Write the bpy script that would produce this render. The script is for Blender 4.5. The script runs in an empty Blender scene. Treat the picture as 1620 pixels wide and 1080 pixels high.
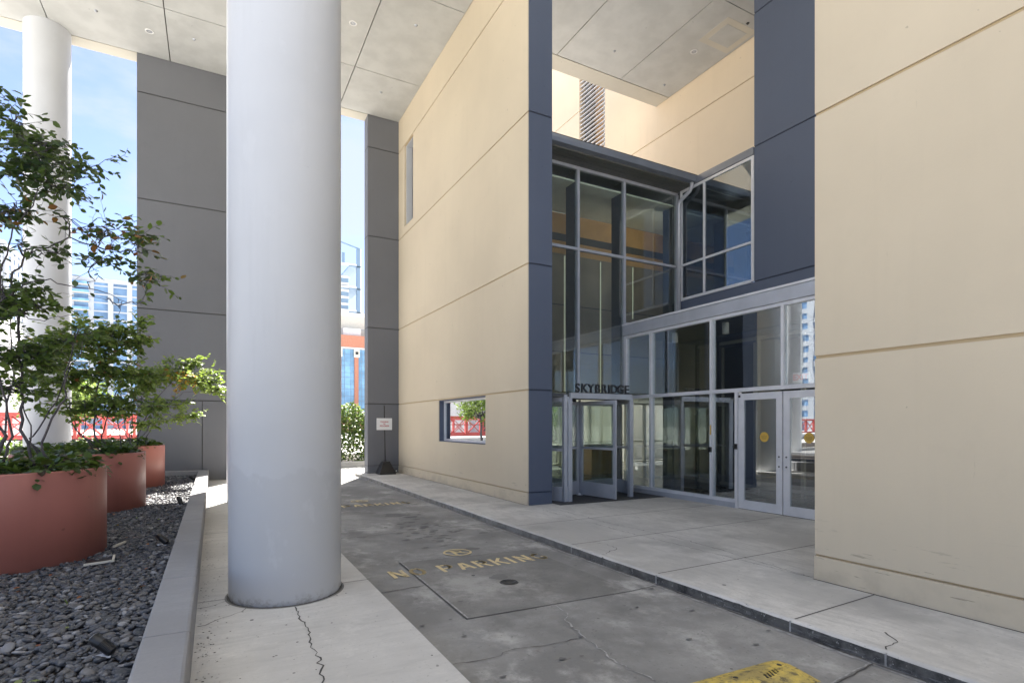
import bpy, bmesh, math, random
import numpy as np
from mathutils import Vector, Matrix, Quaternion
R = math.radians
random.seed(7)
rng = np.random.default_rng(11)
scn = bpy.context.scene
COL = scn.collection

# ------------------------------------------------------------------ camera
YAW = math.atan((810 - 338) / 872)
cam = bpy.data.cameras.new('camera')
camo = bpy.data.objects.new('camera', cam)
COL.objects.link(camo)
camo.location = (0, 0, 1.55)
camo.rotation_euler = (R(90), 0, -YAW)
cam.sensor_width = 36
cam.lens = 36 * 872 / 1620
cam.shift_y = (672 - 540) / 1620
cam.clip_start = 0.05
cam.clip_end = 3000
scn.camera = camo

# ------------------------------------------------------------------ sky, sun, exposure
SUN_AZ, SUN_EL = R(27), R(55.5)
world = bpy.data.worlds.new('World')
scn.world = world
world.use_nodes = True
wn, wl = world.node_tree.nodes, world.node_tree.links
wn.clear()
wo = wn.new('ShaderNodeOutputWorld')
bg = wn.new('ShaderNodeBackground')
bg.inputs['Strength'].default_value = 0.07
sky = wn.new('ShaderNodeTexSky')
sky.sky_type = 'NISHITA'
sky.sun_disc = False
sky.sun_elevation = SUN_EL
sky.sun_rotation = SUN_AZ
sky.air_density = 0.6
sky.dust_density = 0.3
sky.ozone_density = 1.2
tc = wn.new('ShaderNodeTexCoord')
mp = wn.new('ShaderNodeMapping')
mp.inputs['Scale'].default_value = (1.0, 1.0, 2.6)
mp.inputs['Location'].default_value = (0.35, 0.1, 0.22)
wl.new(tc.outputs['Generated'], mp.inputs['Vector'])
nz = wn.new('ShaderNodeTexNoise')
nz.inputs['Scale'].default_value = 2.6
nz.inputs['Detail'].default_value = 9
nz.inputs['Roughness'].default_value = 0.58
wl.new(mp.outputs[0], nz.inputs['Vector'])
cr = wn.new('ShaderNodeMapRange')
cr.interpolation_type = 'SMOOTHSTEP'
cr.inputs['From Min'].default_value = 0.42
cr.inputs['From Max'].default_value = 0.60
cr.inputs['To Max'].default_value = 0.75
wl.new(nz.outputs['Fac'], cr.inputs['Value'])
mx = wn.new('ShaderNodeMix')
mx.data_type = 'RGBA'
mx.inputs[7].default_value = (2.35, 2.6, 2.95, 1)
sx_ = wn.new('ShaderNodeSeparateXYZ')
wl.new(tc.outputs['Generated'], sx_.inputs[0])
hi = wn.new('ShaderNodeMapRange')
hi.interpolation_type = 'SMOOTHSTEP'
hi.inputs['From Min'].default_value = 0.60
hi.inputs['From Max'].default_value = 0.78
hi.inputs['To Max'].default_value = 0.8
wl.new(sx_.outputs[2], hi.inputs['Value'])
wl.new(cr.outputs[0], mx.inputs[0])
tint = wn.new('ShaderNodeMix')
tint.data_type = 'RGBA'
tint.blend_type = 'MULTIPLY'
tint.inputs[0].default_value = 1
tint.inputs[7].default_value = (1.0, 0.92, 0.93, 1)
wl.new(sky.outputs[0], tint.inputs[6])
wl.new(tint.outputs[2], mx.inputs[6])
mx2 = wn.new('ShaderNodeMix')
mx2.data_type = 'RGBA'
mx2.inputs[7].default_value = (5.0, 5.1, 5.3, 1)  # bright overhead cloud, out of view, added for neutral fill light
wl.new(hi.outputs[0], mx2.inputs[0])
wl.new(mx.outputs[2], mx2.inputs[6])
wl.new(mx2.outputs[2], bg.inputs['Color'])
wl.new(bg.outputs[0], wo.inputs['Surface'])

sl = bpy.data.lights.new('sun', 'SUN')
sl.energy = 5.0
sl.angle = R(0.53)
sl.color = (1.0, 0.95, 0.87)
so = bpy.data.objects.new('sun', sl)
COL.objects.link(so)
sdir = Vector((math.sin(SUN_AZ) * math.cos(SUN_EL), math.cos(SUN_AZ) * math.cos(SUN_EL), math.sin(SUN_EL)))
so.rotation_euler = sdir.to_track_quat('Z', 'Y').to_euler()
so.location = (20, 40, 60)

scn.view_settings.view_transform = 'Standard'
scn.view_settings.look = 'None'
scn.view_settings.gamma = 1
scn.view_settings.use_curve_mapping = False
scn.view_settings.exposure = 2.38
scn.render.engine = 'CYCLES'
scn.cycles.max_bounces = 12
scn.cycles.diffuse_bounces = 6
scn.cycles.transparent_max_bounces = 32
scn.cycles.glossy_bounces = 6

# ------------------------------------------------------------------ materials
class NT:
    def __init__(s, name):
        s.m = bpy.data.materials.new(name)
        s.m.use_nodes = True
        s.t = s.m.node_tree
        s.n, s.l = s.t.nodes, s.t.links
        s.b = s.n['Principled BSDF']
        s.out = s.n['Material Output']
        s._pos = None
    def pos(s):
        if s._pos is None:
            g = s.n.new('ShaderNodeNewGeometry')
            s._pos = g
        return s._pos.outputs['Position']
    def geo(s, k):
        s.pos()
        return s._pos.outputs[k]
    def mapped(s, scale=(1, 1, 1), loc=(0, 0, 0), rot=(0, 0, 0)):
        mpn = s.n.new('ShaderNodeMapping')
        mpn.inputs['Scale'].default_value = scale
        mpn.inputs['Location'].default_value = loc
        mpn.inputs['Rotation'].default_value = rot
        s.l.new(s.pos(), mpn.inputs['Vector'])
        return mpn.outputs[0]
    def noise(s, scale, detail=5, rough=.55, vec=None, dist=0):
        n = s.n.new('ShaderNodeTexNoise')
        n.inputs['Scale'].default_value = scale
        n.inputs['Detail'].default_value = detail
        n.inputs['Roughness'].default_value = rough
        n.inputs['Distortion'].default_value = dist
        s.l.new(vec if vec else s.pos(), n.inputs['Vector'])
        return n.outputs['Fac']
    def ramp(s, v, a, b, lo=0.0, hi=1.0, smooth=True):
        n = s.n.new('ShaderNodeMapRange')
        if smooth: n.interpolation_type = 'SMOOTHSTEP'
        n.inputs['From Min'].default_value = a
        n.inputs['From Max'].default_value = b
        n.inputs['To Min'].default_value = lo
        n.inputs['To Max'].default_value = hi
        s.l.new(v, n.inputs['Value'])
        return n.outputs[0]
    def math(s, op, a, b=None):
        n = s.n.new('ShaderNodeMath')
        n.operation = op
        for i, v in enumerate((a, b)):
            if v is None: continue
            if isinstance(v, (int, float)): n.inputs[i].default_value = v
            else: s.l.new(v, n.inputs[i])
        return n.outputs[0]
    def mix(s, f, a, b, mode='MIX'):
        n = s.n.new('ShaderNodeMix')
        n.data_type = 'RGBA'
        n.blend_type = mode
        for i, v in ((0, f), (6, a), (7, b)):
            if isinstance(v, (int, float)): n.inputs[i].default_value = v
            elif isinstance(v, (tuple, list)): n.inputs[i].default_value = (*v[:3], 1)
            else: s.l.new(v, n.inputs[i])
        return n.outputs[2]
    def sep(s, v):
        n = s.n.new('ShaderNodeSeparateXYZ')
        s.l.new(v, n.inputs[0])
        return n.outputs
    def base(s, v):
        if isinstance(v, (tuple, list)): s.b.inputs['Base Color'].default_value = (*v[:3], 1)
        else: s.l.new(v, s.b.inputs['Base Color'])
    def rough(s, v):
        if isinstance(v, (int, float)): s.b.inputs['Roughness'].default_value = v
        else: s.l.new(v, s.b.inputs['Roughness'])
    def bump(s, h, strength=.3, dist=.01):
        n = s.n.new('ShaderNodeBump')
        n.inputs['Strength'].default_value = strength
        n.inputs['Distance'].default_value = dist
        s.l.new(h, n.inputs['Height'])
        s.l.new(n.outputs[0], s.b.inputs['Normal'])

def sc(c, k): return tuple(min(1, x * k) for x in c)

def mat_plaster(name, c, var=.07, big=.35, fine=60, bump=.12, streak=.02, rough=.85, grime=0.0):
    t = NT(name)
    n1 = t.noise(big, 5)
    f1 = t.ramp(n1, .3, .7)
    col = t.mix(f1, sc(c, 1 - var), sc(c, 1 + var))
    st = t.noise(1.0, 4, vec=t.mapped((5, 5, .35)))
    col = t.mix(t.ramp(st, .52, .72, 0, streak * 4), col, sc(c, .78))
    sp = t.noise(2.3, 7, .65)
    col = t.mix(t.ramp(sp, .58, .72, 0, .35), col, sc(c, 1 - var * 1.5))
    if grime:
        z = t.sep(t.pos())[2]
        g = t.math('MULTIPLY', t.ramp(z, .35, 0.0, 0, 1), t.ramp(t.noise(3.5, 6), .45, .7, 0, grime))
        col = t.mix(g, col, (.12, .10, .08))
        low = t.ramp(z, .75, .1, 0, 1)
        scr = t.ramp(t.noise(1.0, 6, .6, vec=t.mapped((2.2, 2.2, 26), (3, 1, 4))), .64, .67, 0, .55)
        col = t.mix(t.math('MULTIPLY', low, scr), col, (.16, .13, .10))
        scr2 = t.ramp(t.noise(1.0, 5, .6, vec=t.mapped((14, 14, 1.6), (7, 2, 4))), .70, .73, 0, .35)
        col = t.mix(scr2, col, sc(c, .7))
    spk = t.noise(9, 3, .5)
    col = t.mix(t.ramp(spk, .735, .76, 0, .5), col, sc(c, .45))
    t.base(col)
    t.rough(rough)
    b = t.noise(fine, 4, .6)
    b2 = t.noise(4, 4, .6)
    t.bump(t.math('ADD', t.math('MULTIPLY', b, .35), b2), bump, .02)
    return t.m

def mat_concrete(name, c, var=.14, spots=True, stain=0.0, stain_c=(.06, .06, .065), brush=(1, 1, 1), bump=.18, rough=.85, light=None):
    t = NT(name)
    col = t.mix(t.ramp(t.noise(.55, 6, .6), .38, .62), sc(c, 1 - var), sc(c, 1 + var))
    col = t.mix(t.ramp(t.noise(3.0, 7, .65, vec=t.mapped(brush)), .4, .72, 0, .6), col, sc(c, 1 - var * 1.3))
    col = t.mix(t.ramp(t.noise(40, 4, .7), .35, .75, 0, .5), col, sc(c, .84))
    if light:
        col = t.mix(t.ramp(t.noise(1.1, 10, .72, vec=t.mapped((1, .8, 1), (4.3, 1.7, 0))), .50, .66, 0, light), col, sc(c, 1.75))
    if stain:
        col = t.mix(t.ramp(t.noise(.9, 8, .6, vec=t.mapped((1, 1, 1), (7.7, 2.1, 0))), .5, .68, 0, stain), col, stain_c)
    if spots:
        v = t.n.new('ShaderNodeTexVoronoi')
        v.inputs['Scale'].default_value = 3.2
        t.l.new(t.mapped((1, 1, 0.0)), v.inputs['Vector'])
        rnd = t.sep(v.outputs['Color'])[0]
        rad = t.ramp(rnd, .55, 1.0, 0.0, .075)
        d = t.math('SUBTRACT', t.math('ADD', v.outputs['Distance'], t.math('MULTIPLY', t.noise(25, 3), .05)), .02)
        m = t.math('LESS_THAN', d, rad)
        col = t.mix(t.math('MULTIPLY', m, .8), col, (.025, .025, .028))
        v2 = t.n.new('ShaderNodeTexVoronoi')
        v2.inputs['Scale'].default_value = 9.0
        t.l.new(t.mapped((1, 1, 0.0), (3.1, 5.2, 0)), v2.inputs['Vector'])
        rnd2 = t.sep(v2.outputs['Color'])[1]
        m2 = t.math('LESS_THAN', v2.outputs['Distance'], t.ramp(rnd2, .72, 1.0, 0.0, .09))
        col = t.mix(t.math('MULTIPLY', m2, .65), col, (.05, .045, .045))
    if spots:
        col = t.mix(t.ramp(t.noise(34, 3, .5), .66, .70, 0, .45), col, sc(c, .42))
        col = t.mix(t.ramp(t.noise(1.7, 9, .72, vec=t.mapped(brush, (2.2, 8.8, 0))), .5, .62, 0, .35), col, sc(c, .72))
        col = t.mix(t.ramp(t.noise(2.4, 9, .75, vec=t.mapped((1, 1, 1), (5.2, 3.8, 0))), .55, .66, 0, .3), col, sc(c, 1.3))
    t.base(col)
    t.rough(rough)
    t.bump(t.math('ADD', t.noise(90, 4, .7), t.math('MULTIPLY', t.noise(12, 5), 1.5)), bump, .004)
    return t.m

def mat_simple(name, c, rough=.5, metal=0.0, var=.06, nscale=3, bump=0.0, spec=None, coat=0.0):
    t = NT(name)
    t.base(t.mix(t.ramp(t.noise(nscale, 5), .3, .7), sc(c, 1 - var), sc(c, 1 + var)))
    t.rough(t.ramp(t.noise(nscale * 2.3, 4), .3, .7, max(0, rough - .07), min(1, rough + .07)))
    t.b.inputs['Metallic'].default_value = metal
    if spec is not None: t.b.inputs['Specular IOR Level'].default_value = spec
    if coat: t.b.inputs['Coat Weight'].default_value = coat
    if bump: t.bump(t.noise(nscale * 12, 4), bump, .003)
    return t.m

def mat_glass(name, tint=(.62, .68, .66), f0=.1, rough=0.0, grazing=.9, power=4.0, wob=.0):
    t = NT(name)
    t.n.remove(t.b)
    lw = t.n.new('ShaderNodeLayerWeight')
    lw.inputs['Blend'].default_value = .5
    f = t.math('POWER', lw.outputs['Facing'], power)
    f = t.math('ADD', t.math('MULTIPLY', f, grazing - f0), f0)
    tr = t.n.new('ShaderNodeBsdfTransparent')
    tr.inputs[0].default_value = (*tint, 1)
    gl = t.n.new('ShaderNodeBsdfGlossy')
    gl.inputs['Color'].default_value = (.93, .96, 1, 1)
    gl.inputs['Roughness'].default_value = rough
    if wob:
        bn = t.n.new('ShaderNodeBump')
        bn.inputs['Strength'].default_value = wob
        bn.inputs['Distance'].default_value = .02
        t.l.new(t.noise(1.1, 2), bn.inputs['Height'])
        t.l.new(bn.outputs[0], gl.inputs['Normal'])
    ms = t.n.new('ShaderNodeMixShader')
    t.l.new(f, ms.inputs[0])
    t.l.new(tr.outputs[0], ms.inputs[1])
    t.l.new(gl.outputs[0], ms.inputs[2])
    t.l.new(ms.outputs[0], t.out.inputs['Surface'])
    return t.m

def mat_emit(name, c, s):
    t = NT(name)
    t.base(c)
    t.b.inputs['Emission Color'].default_value = (*c, 1)
    t.b.inputs['Emission Strength'].default_value = s
    return t.m

def mat_leaf(name, cols, trans=.35):
    t = NT(name)
    r = t.geo('Random Per Island')
    rp = t.n.new('ShaderNodeValToRGB')
    e = rp.color_ramp.elements
    e[0].position, e[0].color = 0, (*cols[0], 1)
    e[1].position, e[1].color = 1, (*cols[-1], 1)
    for i, c in enumerate(cols[1:-1]):
        k = e.new((i + 1) / (len(cols) - 1)); k.color = (*c, 1)
    t.l.new(r, rp.inputs[0])
    col = rp.outputs[0]
    t.base(col)
    t.rough(.42)
    tb = t.n.new('ShaderNodeBsdfTranslucent')
    t.l.new(t.mix(.5, col, (.35, .5, .06)), tb.inputs[0])
    ms = t.n.new('ShaderNodeMixShader')
    ms.inputs[0].default_value = trans
    t.l.new(t.b.outputs[0], ms.inputs[1])
    t.l.new(tb.outputs[0], ms.inputs[2])
    t.l.new(ms.outputs[0], t.out.inputs['Surface'])
    return t.m

BEIGE = (.595, .51, .378)
M = {}
M['beige'] = mat_plaster('beige_paint', BEIGE, .05, grime=.2)
M['groove'] = mat_plaster('beige_groove', (.50, .39, .24), .05)
M['beigelit'] = mat_plaster('lit_beige_paint', (.78, .66, .50), .05, streak=.03)  # copy of the wall beige, lightened to stand in for stronger light
M['blue'] = mat_plaster('slate_blue_paint', (.085, .105, .155), .05, streak=.03, rough=.6)
M['bluegroove'] = mat_plaster('dark_blue_groove', (.045, .055, .085), .05)
M['grey'] = mat_plaster('grey_paint', (.148, .153, .168), .06, rough=.75)
M['greygroove'] = mat_plaster('dark_grey_groove', (.08, .08, .08), .05)
M['column'] = mat_plaster('pale_column_paint', (.56, .575, .605), .035, big=.8, bump=.06, streak=.04, rough=.5, grime=.15)
def mat_column():
    t = NT('pale_column_paint')
    c = (.56, .575, .605)
    col = t.mix(t.ramp(t.noise(.9, 5), .3, .7), sc(c, .97), sc(c, 1.03))
    col = t.mix(t.ramp(t.noise(1, 5, .6, vec=t.mapped((6, 6, .5))), .5, .75, 0, .5), col, sc(c, .93))
    z = t.sep(t.pos())[2]
    edge = t.math('ADD', t.math('MULTIPLY', t.noise(1.0, 2, .5, vec=t.mapped((3, 3, .4))), .7), t.math('MULTIPLY', t.noise(14, 4), .10))
    m1 = t.ramp(t.math('SUBTRACT', z, edge), .72, .75, 1, 0)
    col = t.mix(t.math('MULTIPLY', m1, .7), col, sc(c, .92))
    m2 = t.ramp(t.noise(1.0, 5, .6, vec=t.mapped((4, 4, 2.2), (3, 1, 5))), .60, .66, 0, .5)
    col = t.mix(m2, col, sc(c, 1.05))
    m3 = t.math('MULTIPLY', t.ramp(z, .12, .0, 0, 1), t.ramp(t.noise(9, 6, .7), .45, .62, 0, .7))
    col = t.mix(m3, col, (.22, .21, .2))
    m4 = t.ramp(t.noise(5, 8, .75, vec=t.mapped((1, 1, 3), (9, 2, 0))), .70, .74, 0, .35)
    col = t.mix(m4, col, (.3, .3, .31))
    t.base(col); t.rough(.5)
    t.bump(t.math('ADD', t.noise(6, 5), t.math('MULTIPLY', m1, .15)), .10, .012)
    return t.m
M['column'] = mat_column()
M['ceiling'] = mat_plaster('troweled_plaster', (.53, .535, .525), .07, big=2.2, bump=.1, streak=0)
M['ceiljoint'] = mat_simple('ceiling_joint', (.10, .09, .08), .9)
M['band'] = mat_plaster('cream_plaster', (.60, .57, .50), .05, big=.9, bump=.05, streak=0)
M['walk'] = mat_concrete('walkway_concrete', (.58, .56, .525), .12, brush=(1, 5, 1))
M['sidewalk'] = mat_concrete('sidewalk_concrete', (.55, .53, .495), .18, stain=.5, stain_c=(.27, .26, .245), brush=(5, 1, 1))
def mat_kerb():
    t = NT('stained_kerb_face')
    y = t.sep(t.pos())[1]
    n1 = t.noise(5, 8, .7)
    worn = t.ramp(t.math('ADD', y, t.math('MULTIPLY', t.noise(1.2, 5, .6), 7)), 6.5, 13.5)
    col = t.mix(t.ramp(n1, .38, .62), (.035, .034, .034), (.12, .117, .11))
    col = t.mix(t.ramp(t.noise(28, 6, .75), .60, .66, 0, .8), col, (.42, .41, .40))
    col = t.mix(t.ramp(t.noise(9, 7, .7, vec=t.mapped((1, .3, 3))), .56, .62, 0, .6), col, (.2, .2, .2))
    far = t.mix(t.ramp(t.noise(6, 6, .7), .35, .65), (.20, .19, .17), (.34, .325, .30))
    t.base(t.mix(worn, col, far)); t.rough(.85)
    t.bump(t.noise(40, 6, .7), .5, .008)
    return t.m
M['kerbface'] = mat_kerb()
M['road'] = mat_concrete('road_concrete', (.265, .258, .245), .26, stain=.65, stain_c=(.15, .146, .138), light=.85)
M['slab'] = mat_concrete('patched_concrete', (.215, .208, .195), .24, stain=.6, stain_c=(.14, .137, .13), light=.9)
M['crack'] = mat_simple('crack_dark', (.085, .08, .075), .95)
M['crackpale'] = mat_simple('crack_pale', (.34, .335, .325), .95, var=.3, nscale=20)
M['ground'] = mat_concrete('plaza_concrete', (.60, .585, .55), .08, spots=False)
M['planterkerb'] = mat_concrete('smooth_kerb_concrete', (.27, .27, .28), .09, spots=False, brush=(1, 4, 1), bump=.08)
M['black'] = mat_simple('black_plastic', (.012, .012, .013), .35)
M['darkmetal'] = mat_simple('dark_metal', (.03, .032, .036), .45, .3)
M['alu'] = mat_simple('blue_grey_aluminium', (.42, .44, .49), .38, .25)
M['alu2'] = mat_simple('pale_aluminium', (.64, .65, .685), .35, .1)
M['canopy'] = mat_simple('slate_metal', (.19, .21, .25), .35, .3)
M['soffit'] = mat_simple('dark_soffit', (.11, .11, .10), .35, .2, nscale=1)
M['glass'] = mat_glass('lobby_glass', (.90, .93, .90), .09)
M['glassdoor'] = mat_glass('door_glass', (.66, .7, .7), .24, wob=.02)
M['glassfront'] = mat_glass('storefront_glass', (.76, .80, .80), .24, wob=.05)
M['glassup'] = mat_glass('upper_window_glass', (.28, .32, .34), .15, wob=.04)
M['mirrorglass'] = mat_glass('mirror_window_glass', (.25, .28, .3), .5, wob=.01)
M['rust'] = mat_plaster('terracotta_planter_paint', (.40, .15, .12), .06, big=1.5, bump=.03, streak=.07, rough=.45, grime=.0)
M['soil'] = mat_simple('dark_soil', (.03, .022, .016), .95, nscale=20)
M['bark'] = mat_simple('grey_bark', (.085, .075, .08), .8, var=.35, nscale=14, bump=.3)
M['leafdark'] = mat_leaf('dark_green_leaves', [(.018, .042, .028), (.036, .068, .034), (.06, .098, .04)], .3)
M['leafmid'] = mat_leaf('mid_green_leaves', [(.055, .10, .03), (.095, .155, .045), (.16, .22, .07)], .45)
M['leaflight'] = mat_leaf('light_green_leaves', [(.10, .16, .04), (.17, .23, .06), (.26, .30, .10)], .45)
M['leafrust'] = mat_leaf('russet_leaves', [(.16, .04, .018), (.27, .08, .03), (.32, .12, .05)], .3)
M['leafgold'] = mat_leaf('golden_leaves', [(.5, .19, .02), (.55, .27, .04)], .4)
M['ivy'] = mat_leaf('ivy_leaves', [(.02, .045, .015), (.035, .075, .02), (.06, .12, .03), (.04, .02, .018)], .25)
M['hedge'] = mat_leaf('hedge_leaves', [(.05, .09, .015), (.09, .14, .03), (.14, .18, .06), (.2, .17, .13)], .4)
M['hedgeg'] = mat_leaf('lime_hedge_leaves', [(.07, .13, .02), (.13, .2, .03), (.2, .25, .06)], .4)
M['pebble'] = None
M['yellow'] = None
M['wood'] = mat_simple('warm_wood', (.50, .30, .13), .4, nscale=1.5, var=.15)
M['woodlow'] = mat_simple('grey_brown_panel', (.24, .21, .16), .45, nscale=1.5, var=.12)
M['inwall'] = mat_simple('interior_wall', (.42, .41, .36), .7)
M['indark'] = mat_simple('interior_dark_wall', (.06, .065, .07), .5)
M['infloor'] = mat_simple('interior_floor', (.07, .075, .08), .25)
M['inceil'] = mat_simple('interior_ceiling', (.72, .76, .68), .7)
M['white'] = mat_simple('white_paint', (.75, .75, .75), .4)
M['brick'] = None
M['cream'] = mat_simple('cream_concrete', (.55, .53, .47), .85)
M['bluepane'] = mat_simple('blue_glass_facade', (.20, .38, .58), .12, .0, var=.25, nscale=.35)
M['towerglass'] = mat_simple('tower_glass', (.16, .27, .44), .15, .0, var=.35, nscale=.12)
M['palewhite'] = mat_simple('pale_facade', (.62, .63, .64), .8)
M['towerhaze'] = mat_simple('hazed_tower_panel', (.44, .47, .52), .8)  # bluish distance haze mixed into the wall colour
M['steel'] = mat_simple('blue_steel', (.16, .24, .34), .5)
M['red'] = mat_simple('red_bridge_paint', (.50, .09, .08), .5)
M['postyellow'] = mat_simple('bollard_yellow', (.72, .42, .03), .5)
M['sign'] = mat_simple('white_sign_face', (.72, .73, .74), .5, var=.01)
M['signred'] = mat_simple('red_print', (.42, .03, .03), .6)
M['gold'] = mat_simple('gold_sticker', (.62, .40, .07), .5)
M['golddark'] = mat_simple('sticker_print', (.22, .14, .03), .6)
M['strip'] = mat_emit('lamp_strip', (.5, .53, .42), .09)
M['exitlit'] = mat_emit('exit_sign_face', (.4, .39, .38), .05)
M['exitred'] = mat_emit('exit_sign_letters', (.45, .03, .03), .1)

t = NT('worn_yellow_rubber')
c0 = t.mix(t.ramp(t.noise(3, 6, .7, vec=t.mapped((1, 1.6, 1))), .4, .62), (.62, .46, .10), (.36, .28, .10))
c0 = t.mix(t.ramp(t.noise(22, 7, .7), .50, .63, 0, .8), c0, (.07, .06, .05))
t.base(c0); t.rough(.6); t.bump(t.noise(60, 4), .3, .003)
M['yellow'] = t.m

t = NT('river_pebbles')
rp = t.n.new('ShaderNodeValToRGB')
e = rp.color_ramp.elements
e[0].position, e[0].color = 0, (.022, .027, .036, 1)
e[1].position, e[1].color = 1, (.28, .28, .29, 1)
for p_, c_ in ((.35, (.04, .045, .058)), (.6, (.062, .065, .074)), (.8, (.078, .072, .066)), (.93, (.17, .17, .18))):
    k = e.new(p_); k.color = (*c_, 1)
t.l.new(t.geo('Random Per Island'), rp.inputs[0])
t.base(t.mix(t.ramp(t.noise(60, 4), .4, .7, 0, .4), rp.outputs[0], (.2, .2, .21)))
t.rough(.5)
M['pebble'] = t.m

t = NT('red_brick_far')
bt = t.n.new('ShaderNodeTexBrick')
bt.inputs['Scale'].default_value = .9
bt.inputs['Color1'].default_value = (.46, .17, .10, 1)
bt.inputs['Color2'].default_value = (.38, .14, .09, 1)
bt.inputs['Mortar'].default_value = (.45, .32, .25, 1)
bt.inputs['Mortar Size'].default_value = .02
t.l.new(t.mapped((1, 1, 1), rot=(R(90), 0, 0)), bt.inputs['Vector'])
t.base(bt.outputs['Color']); t.rough(.9)
bt.inputs['Scale'].default_value = 2.6
M['brick'] = t.m

def mat_stencil():
    t = NT('worn_stencil_paint')
    w = t.ramp(t.noise(9, 8, .72), .50, .66)
    w = t.math('MULTIPLY', w, .7)
    col = t.mix(w, (.68, .55, .30), (.33, .30, .24))
    t.base(col); t.rough(.8)
    return t.m
M['stencil'] = mat_stencil()

# ------------------------------------------------------------------ builders
ORG = {}
def tag(o, label=None, cat=None, group=None, kind=None):
    if label: o['label'] = label
    if cat: o['category'] = cat
    if group: o['group'] = group
    if kind: o['kind'] = kind
    return o

def thing(name, loc, label, cat, group=None):
    o = bpy.data.objects.new(name, None)
    o.empty_display_size = .2
    COL.objects.link(o)
    o.location = loc
    ORG[o.name] = Vector(loc)
    return tag(o, label, cat, group)

class MB:
    """collects geometry in world coordinates, links it as ONE mesh object"""
    def __init__(s): s.v = []; s.f = []; s.mi = []; s.sm = []; s.mats = []
    def mat(s, m):
        if m not in s.mats: s.mats.append(m)
        return s.mats.index(m)
    def add(s, vs, fs, m, smooth=False):
        o = len(s.v); i = s.mat(m)
        s.v += [tuple(v) for v in vs]
        for f in fs:
            s.f.append(tuple(o + k for k in f)); s.mi.append(i); s.sm.append(smooth)
    def box(s, x0, x1, y0, y1, z0, z1, m, bev=0):
        if x0 > x1: x0, x1 = x1, x0
        if y0 > y1: y0, y1 = y1, y0
        if z0 > z1: z0, z1 = z1, z0
        if bev:
            bm = bmesh.new()
            r = bmesh.ops.create_cube(bm, size=1)
            for v in bm.verts:
                v.co = ((x0 + x1) / 2 + v.co.x * (x1 - x0), (y0 + y1) / 2 + v.co.y * (y1 - y0), (z0 + z1) / 2 + v.co.z * (z1 - z0))
            bmesh.ops.bevel(bm, geom=bm.edges[:], offset=bev, segments=2, affect='EDGES', profile=.5)
            bm.verts.ensure_lookup_table()
            s.add([v.co[:] for v in bm.verts], [[v.index for v in f.verts] for f in bm.faces], m)
            bm.free(); return
        vs = [(x, y, z) for z in (z0, z1) for y in (y0, y1) for x in (x0, x1)]
        s.add(vs, [(0, 2, 3, 1), (4, 5, 7, 6), (0, 1, 5, 4), (2, 6, 7, 3), (0, 4, 6, 2), (1, 3, 7, 5)], m)
    def obox(s, c, sx, sy, sz, ang, m):
        """box centred c, rotated about z"""
        ca, sa = math.cos(ang), math.sin(ang)
        vs = []
        for z in (-sz / 2, sz / 2):
            for y in (-sy / 2, sy / 2):
                for x in (-sx / 2, sx / 2):
                    vs.append((c[0] + x * ca - y * sa, c[1] + x * sa + y * ca, c[2] + z))
        s.add(vs, [(0, 2, 3, 1), (4, 5, 7, 6), (0, 1, 5, 4), (2, 6, 7, 3), (0, 4, 6, 2), (1, 3, 7, 5)], m)
    def tube(s, pts, rs, m, n=6, caps=True):
        pts = [Vector(p) for p in pts]
        if isinstance(rs, (int, float)): rs = [rs] * len(pts)
        vs = []
        up = Vector((0, 0, 1))
        prev = None
        for i, p in enumerate(pts):
            d = (pts[min(i + 1, len(pts) - 1)] - pts[max(i - 1, 0)]).normalized()
            if prev is None:
                a = d.orthogonal().normalized()
            else:
                a = (prev - d * prev.dot(d))
                a = a.normalized() if a.length > 1e-6 else d.orthogonal().normalized()
            prev = a
            b = d.cross(a)
            for k in range(n):
                th = 2 * math.pi * k / n
                vs.append(p + (a * math.cos(th) + b * math.sin(th)) * rs[i])
        fs = []
        for i in range(len(pts) - 1):
            for k in range(n):
                k2 = (k + 1) % n
                fs.append((i * n + k, i * n + k2, (i + 1) * n + k2, (i + 1) * n + k))
        s.add(vs, fs, m, True)
        if caps:
            o = len(s.v) - len(vs)
            i = s.mat(m)
            s.f.append(tuple(o + k for k in reversed(range(n)))); s.mi.append(i); s.sm.append(False)
            s.f.append(tuple(o + (len(pts) - 1) * n + k for k in range(n))); s.mi.append(i); s.sm.append(False)
    def lathe(s, c, prof, m, n=48, smooth=True):
        """prof: list of (r,z)"""
        vs = []
        for r, z in prof:
            for k in range(n):
                th = 2 * math.pi * k / n
                vs.append((c[0] + r * math.cos(th), c[1] + r * math.sin(th), c[2] + z))
        fs = []
        for i in range(len(prof) - 1):
            for k in range(n):
                k2 = (k + 1) % n
                fs.append((i * n + k, i * n + k2, (i + 1) * n + k2, (i + 1) * n + k))
        s.add(vs, fs, m, smooth)
    def poly(s, pts, z, m):
        s.add([(x, y, z) for x, y in pts], [tuple(range(len(pts)))], m)
    def prism(s, pts, z0, z1, m):
        n = len(pts)
        s.add([(x, y, z0) for x, y in pts] + [(x, y, z1) for x, y in pts],
              [tuple(reversed(range(n))), tuple(range(n, 2 * n))] + [(i, (i + 1) % n, n + (i + 1) % n, n + i) for i in range(n)], m)
    def ribbon(s, pts, w, z, m):
        """flat strip on a floor along 2D points"""
        for i in range(len(pts) - 1):
            a, b = Vector(pts[i]), Vector(pts[i + 1])
            d = (b - a).normalized(); nrm = Vector((-d.y, d.x)) * w / 2
            a2 = a - d * w * .2; b2 = b + d * w * .2
            s.add([(*(a2 - nrm), z), (*(b2 - nrm), z), (*(b2 + nrm), z), (*(a2 + nrm), z)], [(0, 1, 2, 3)], m)
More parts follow.
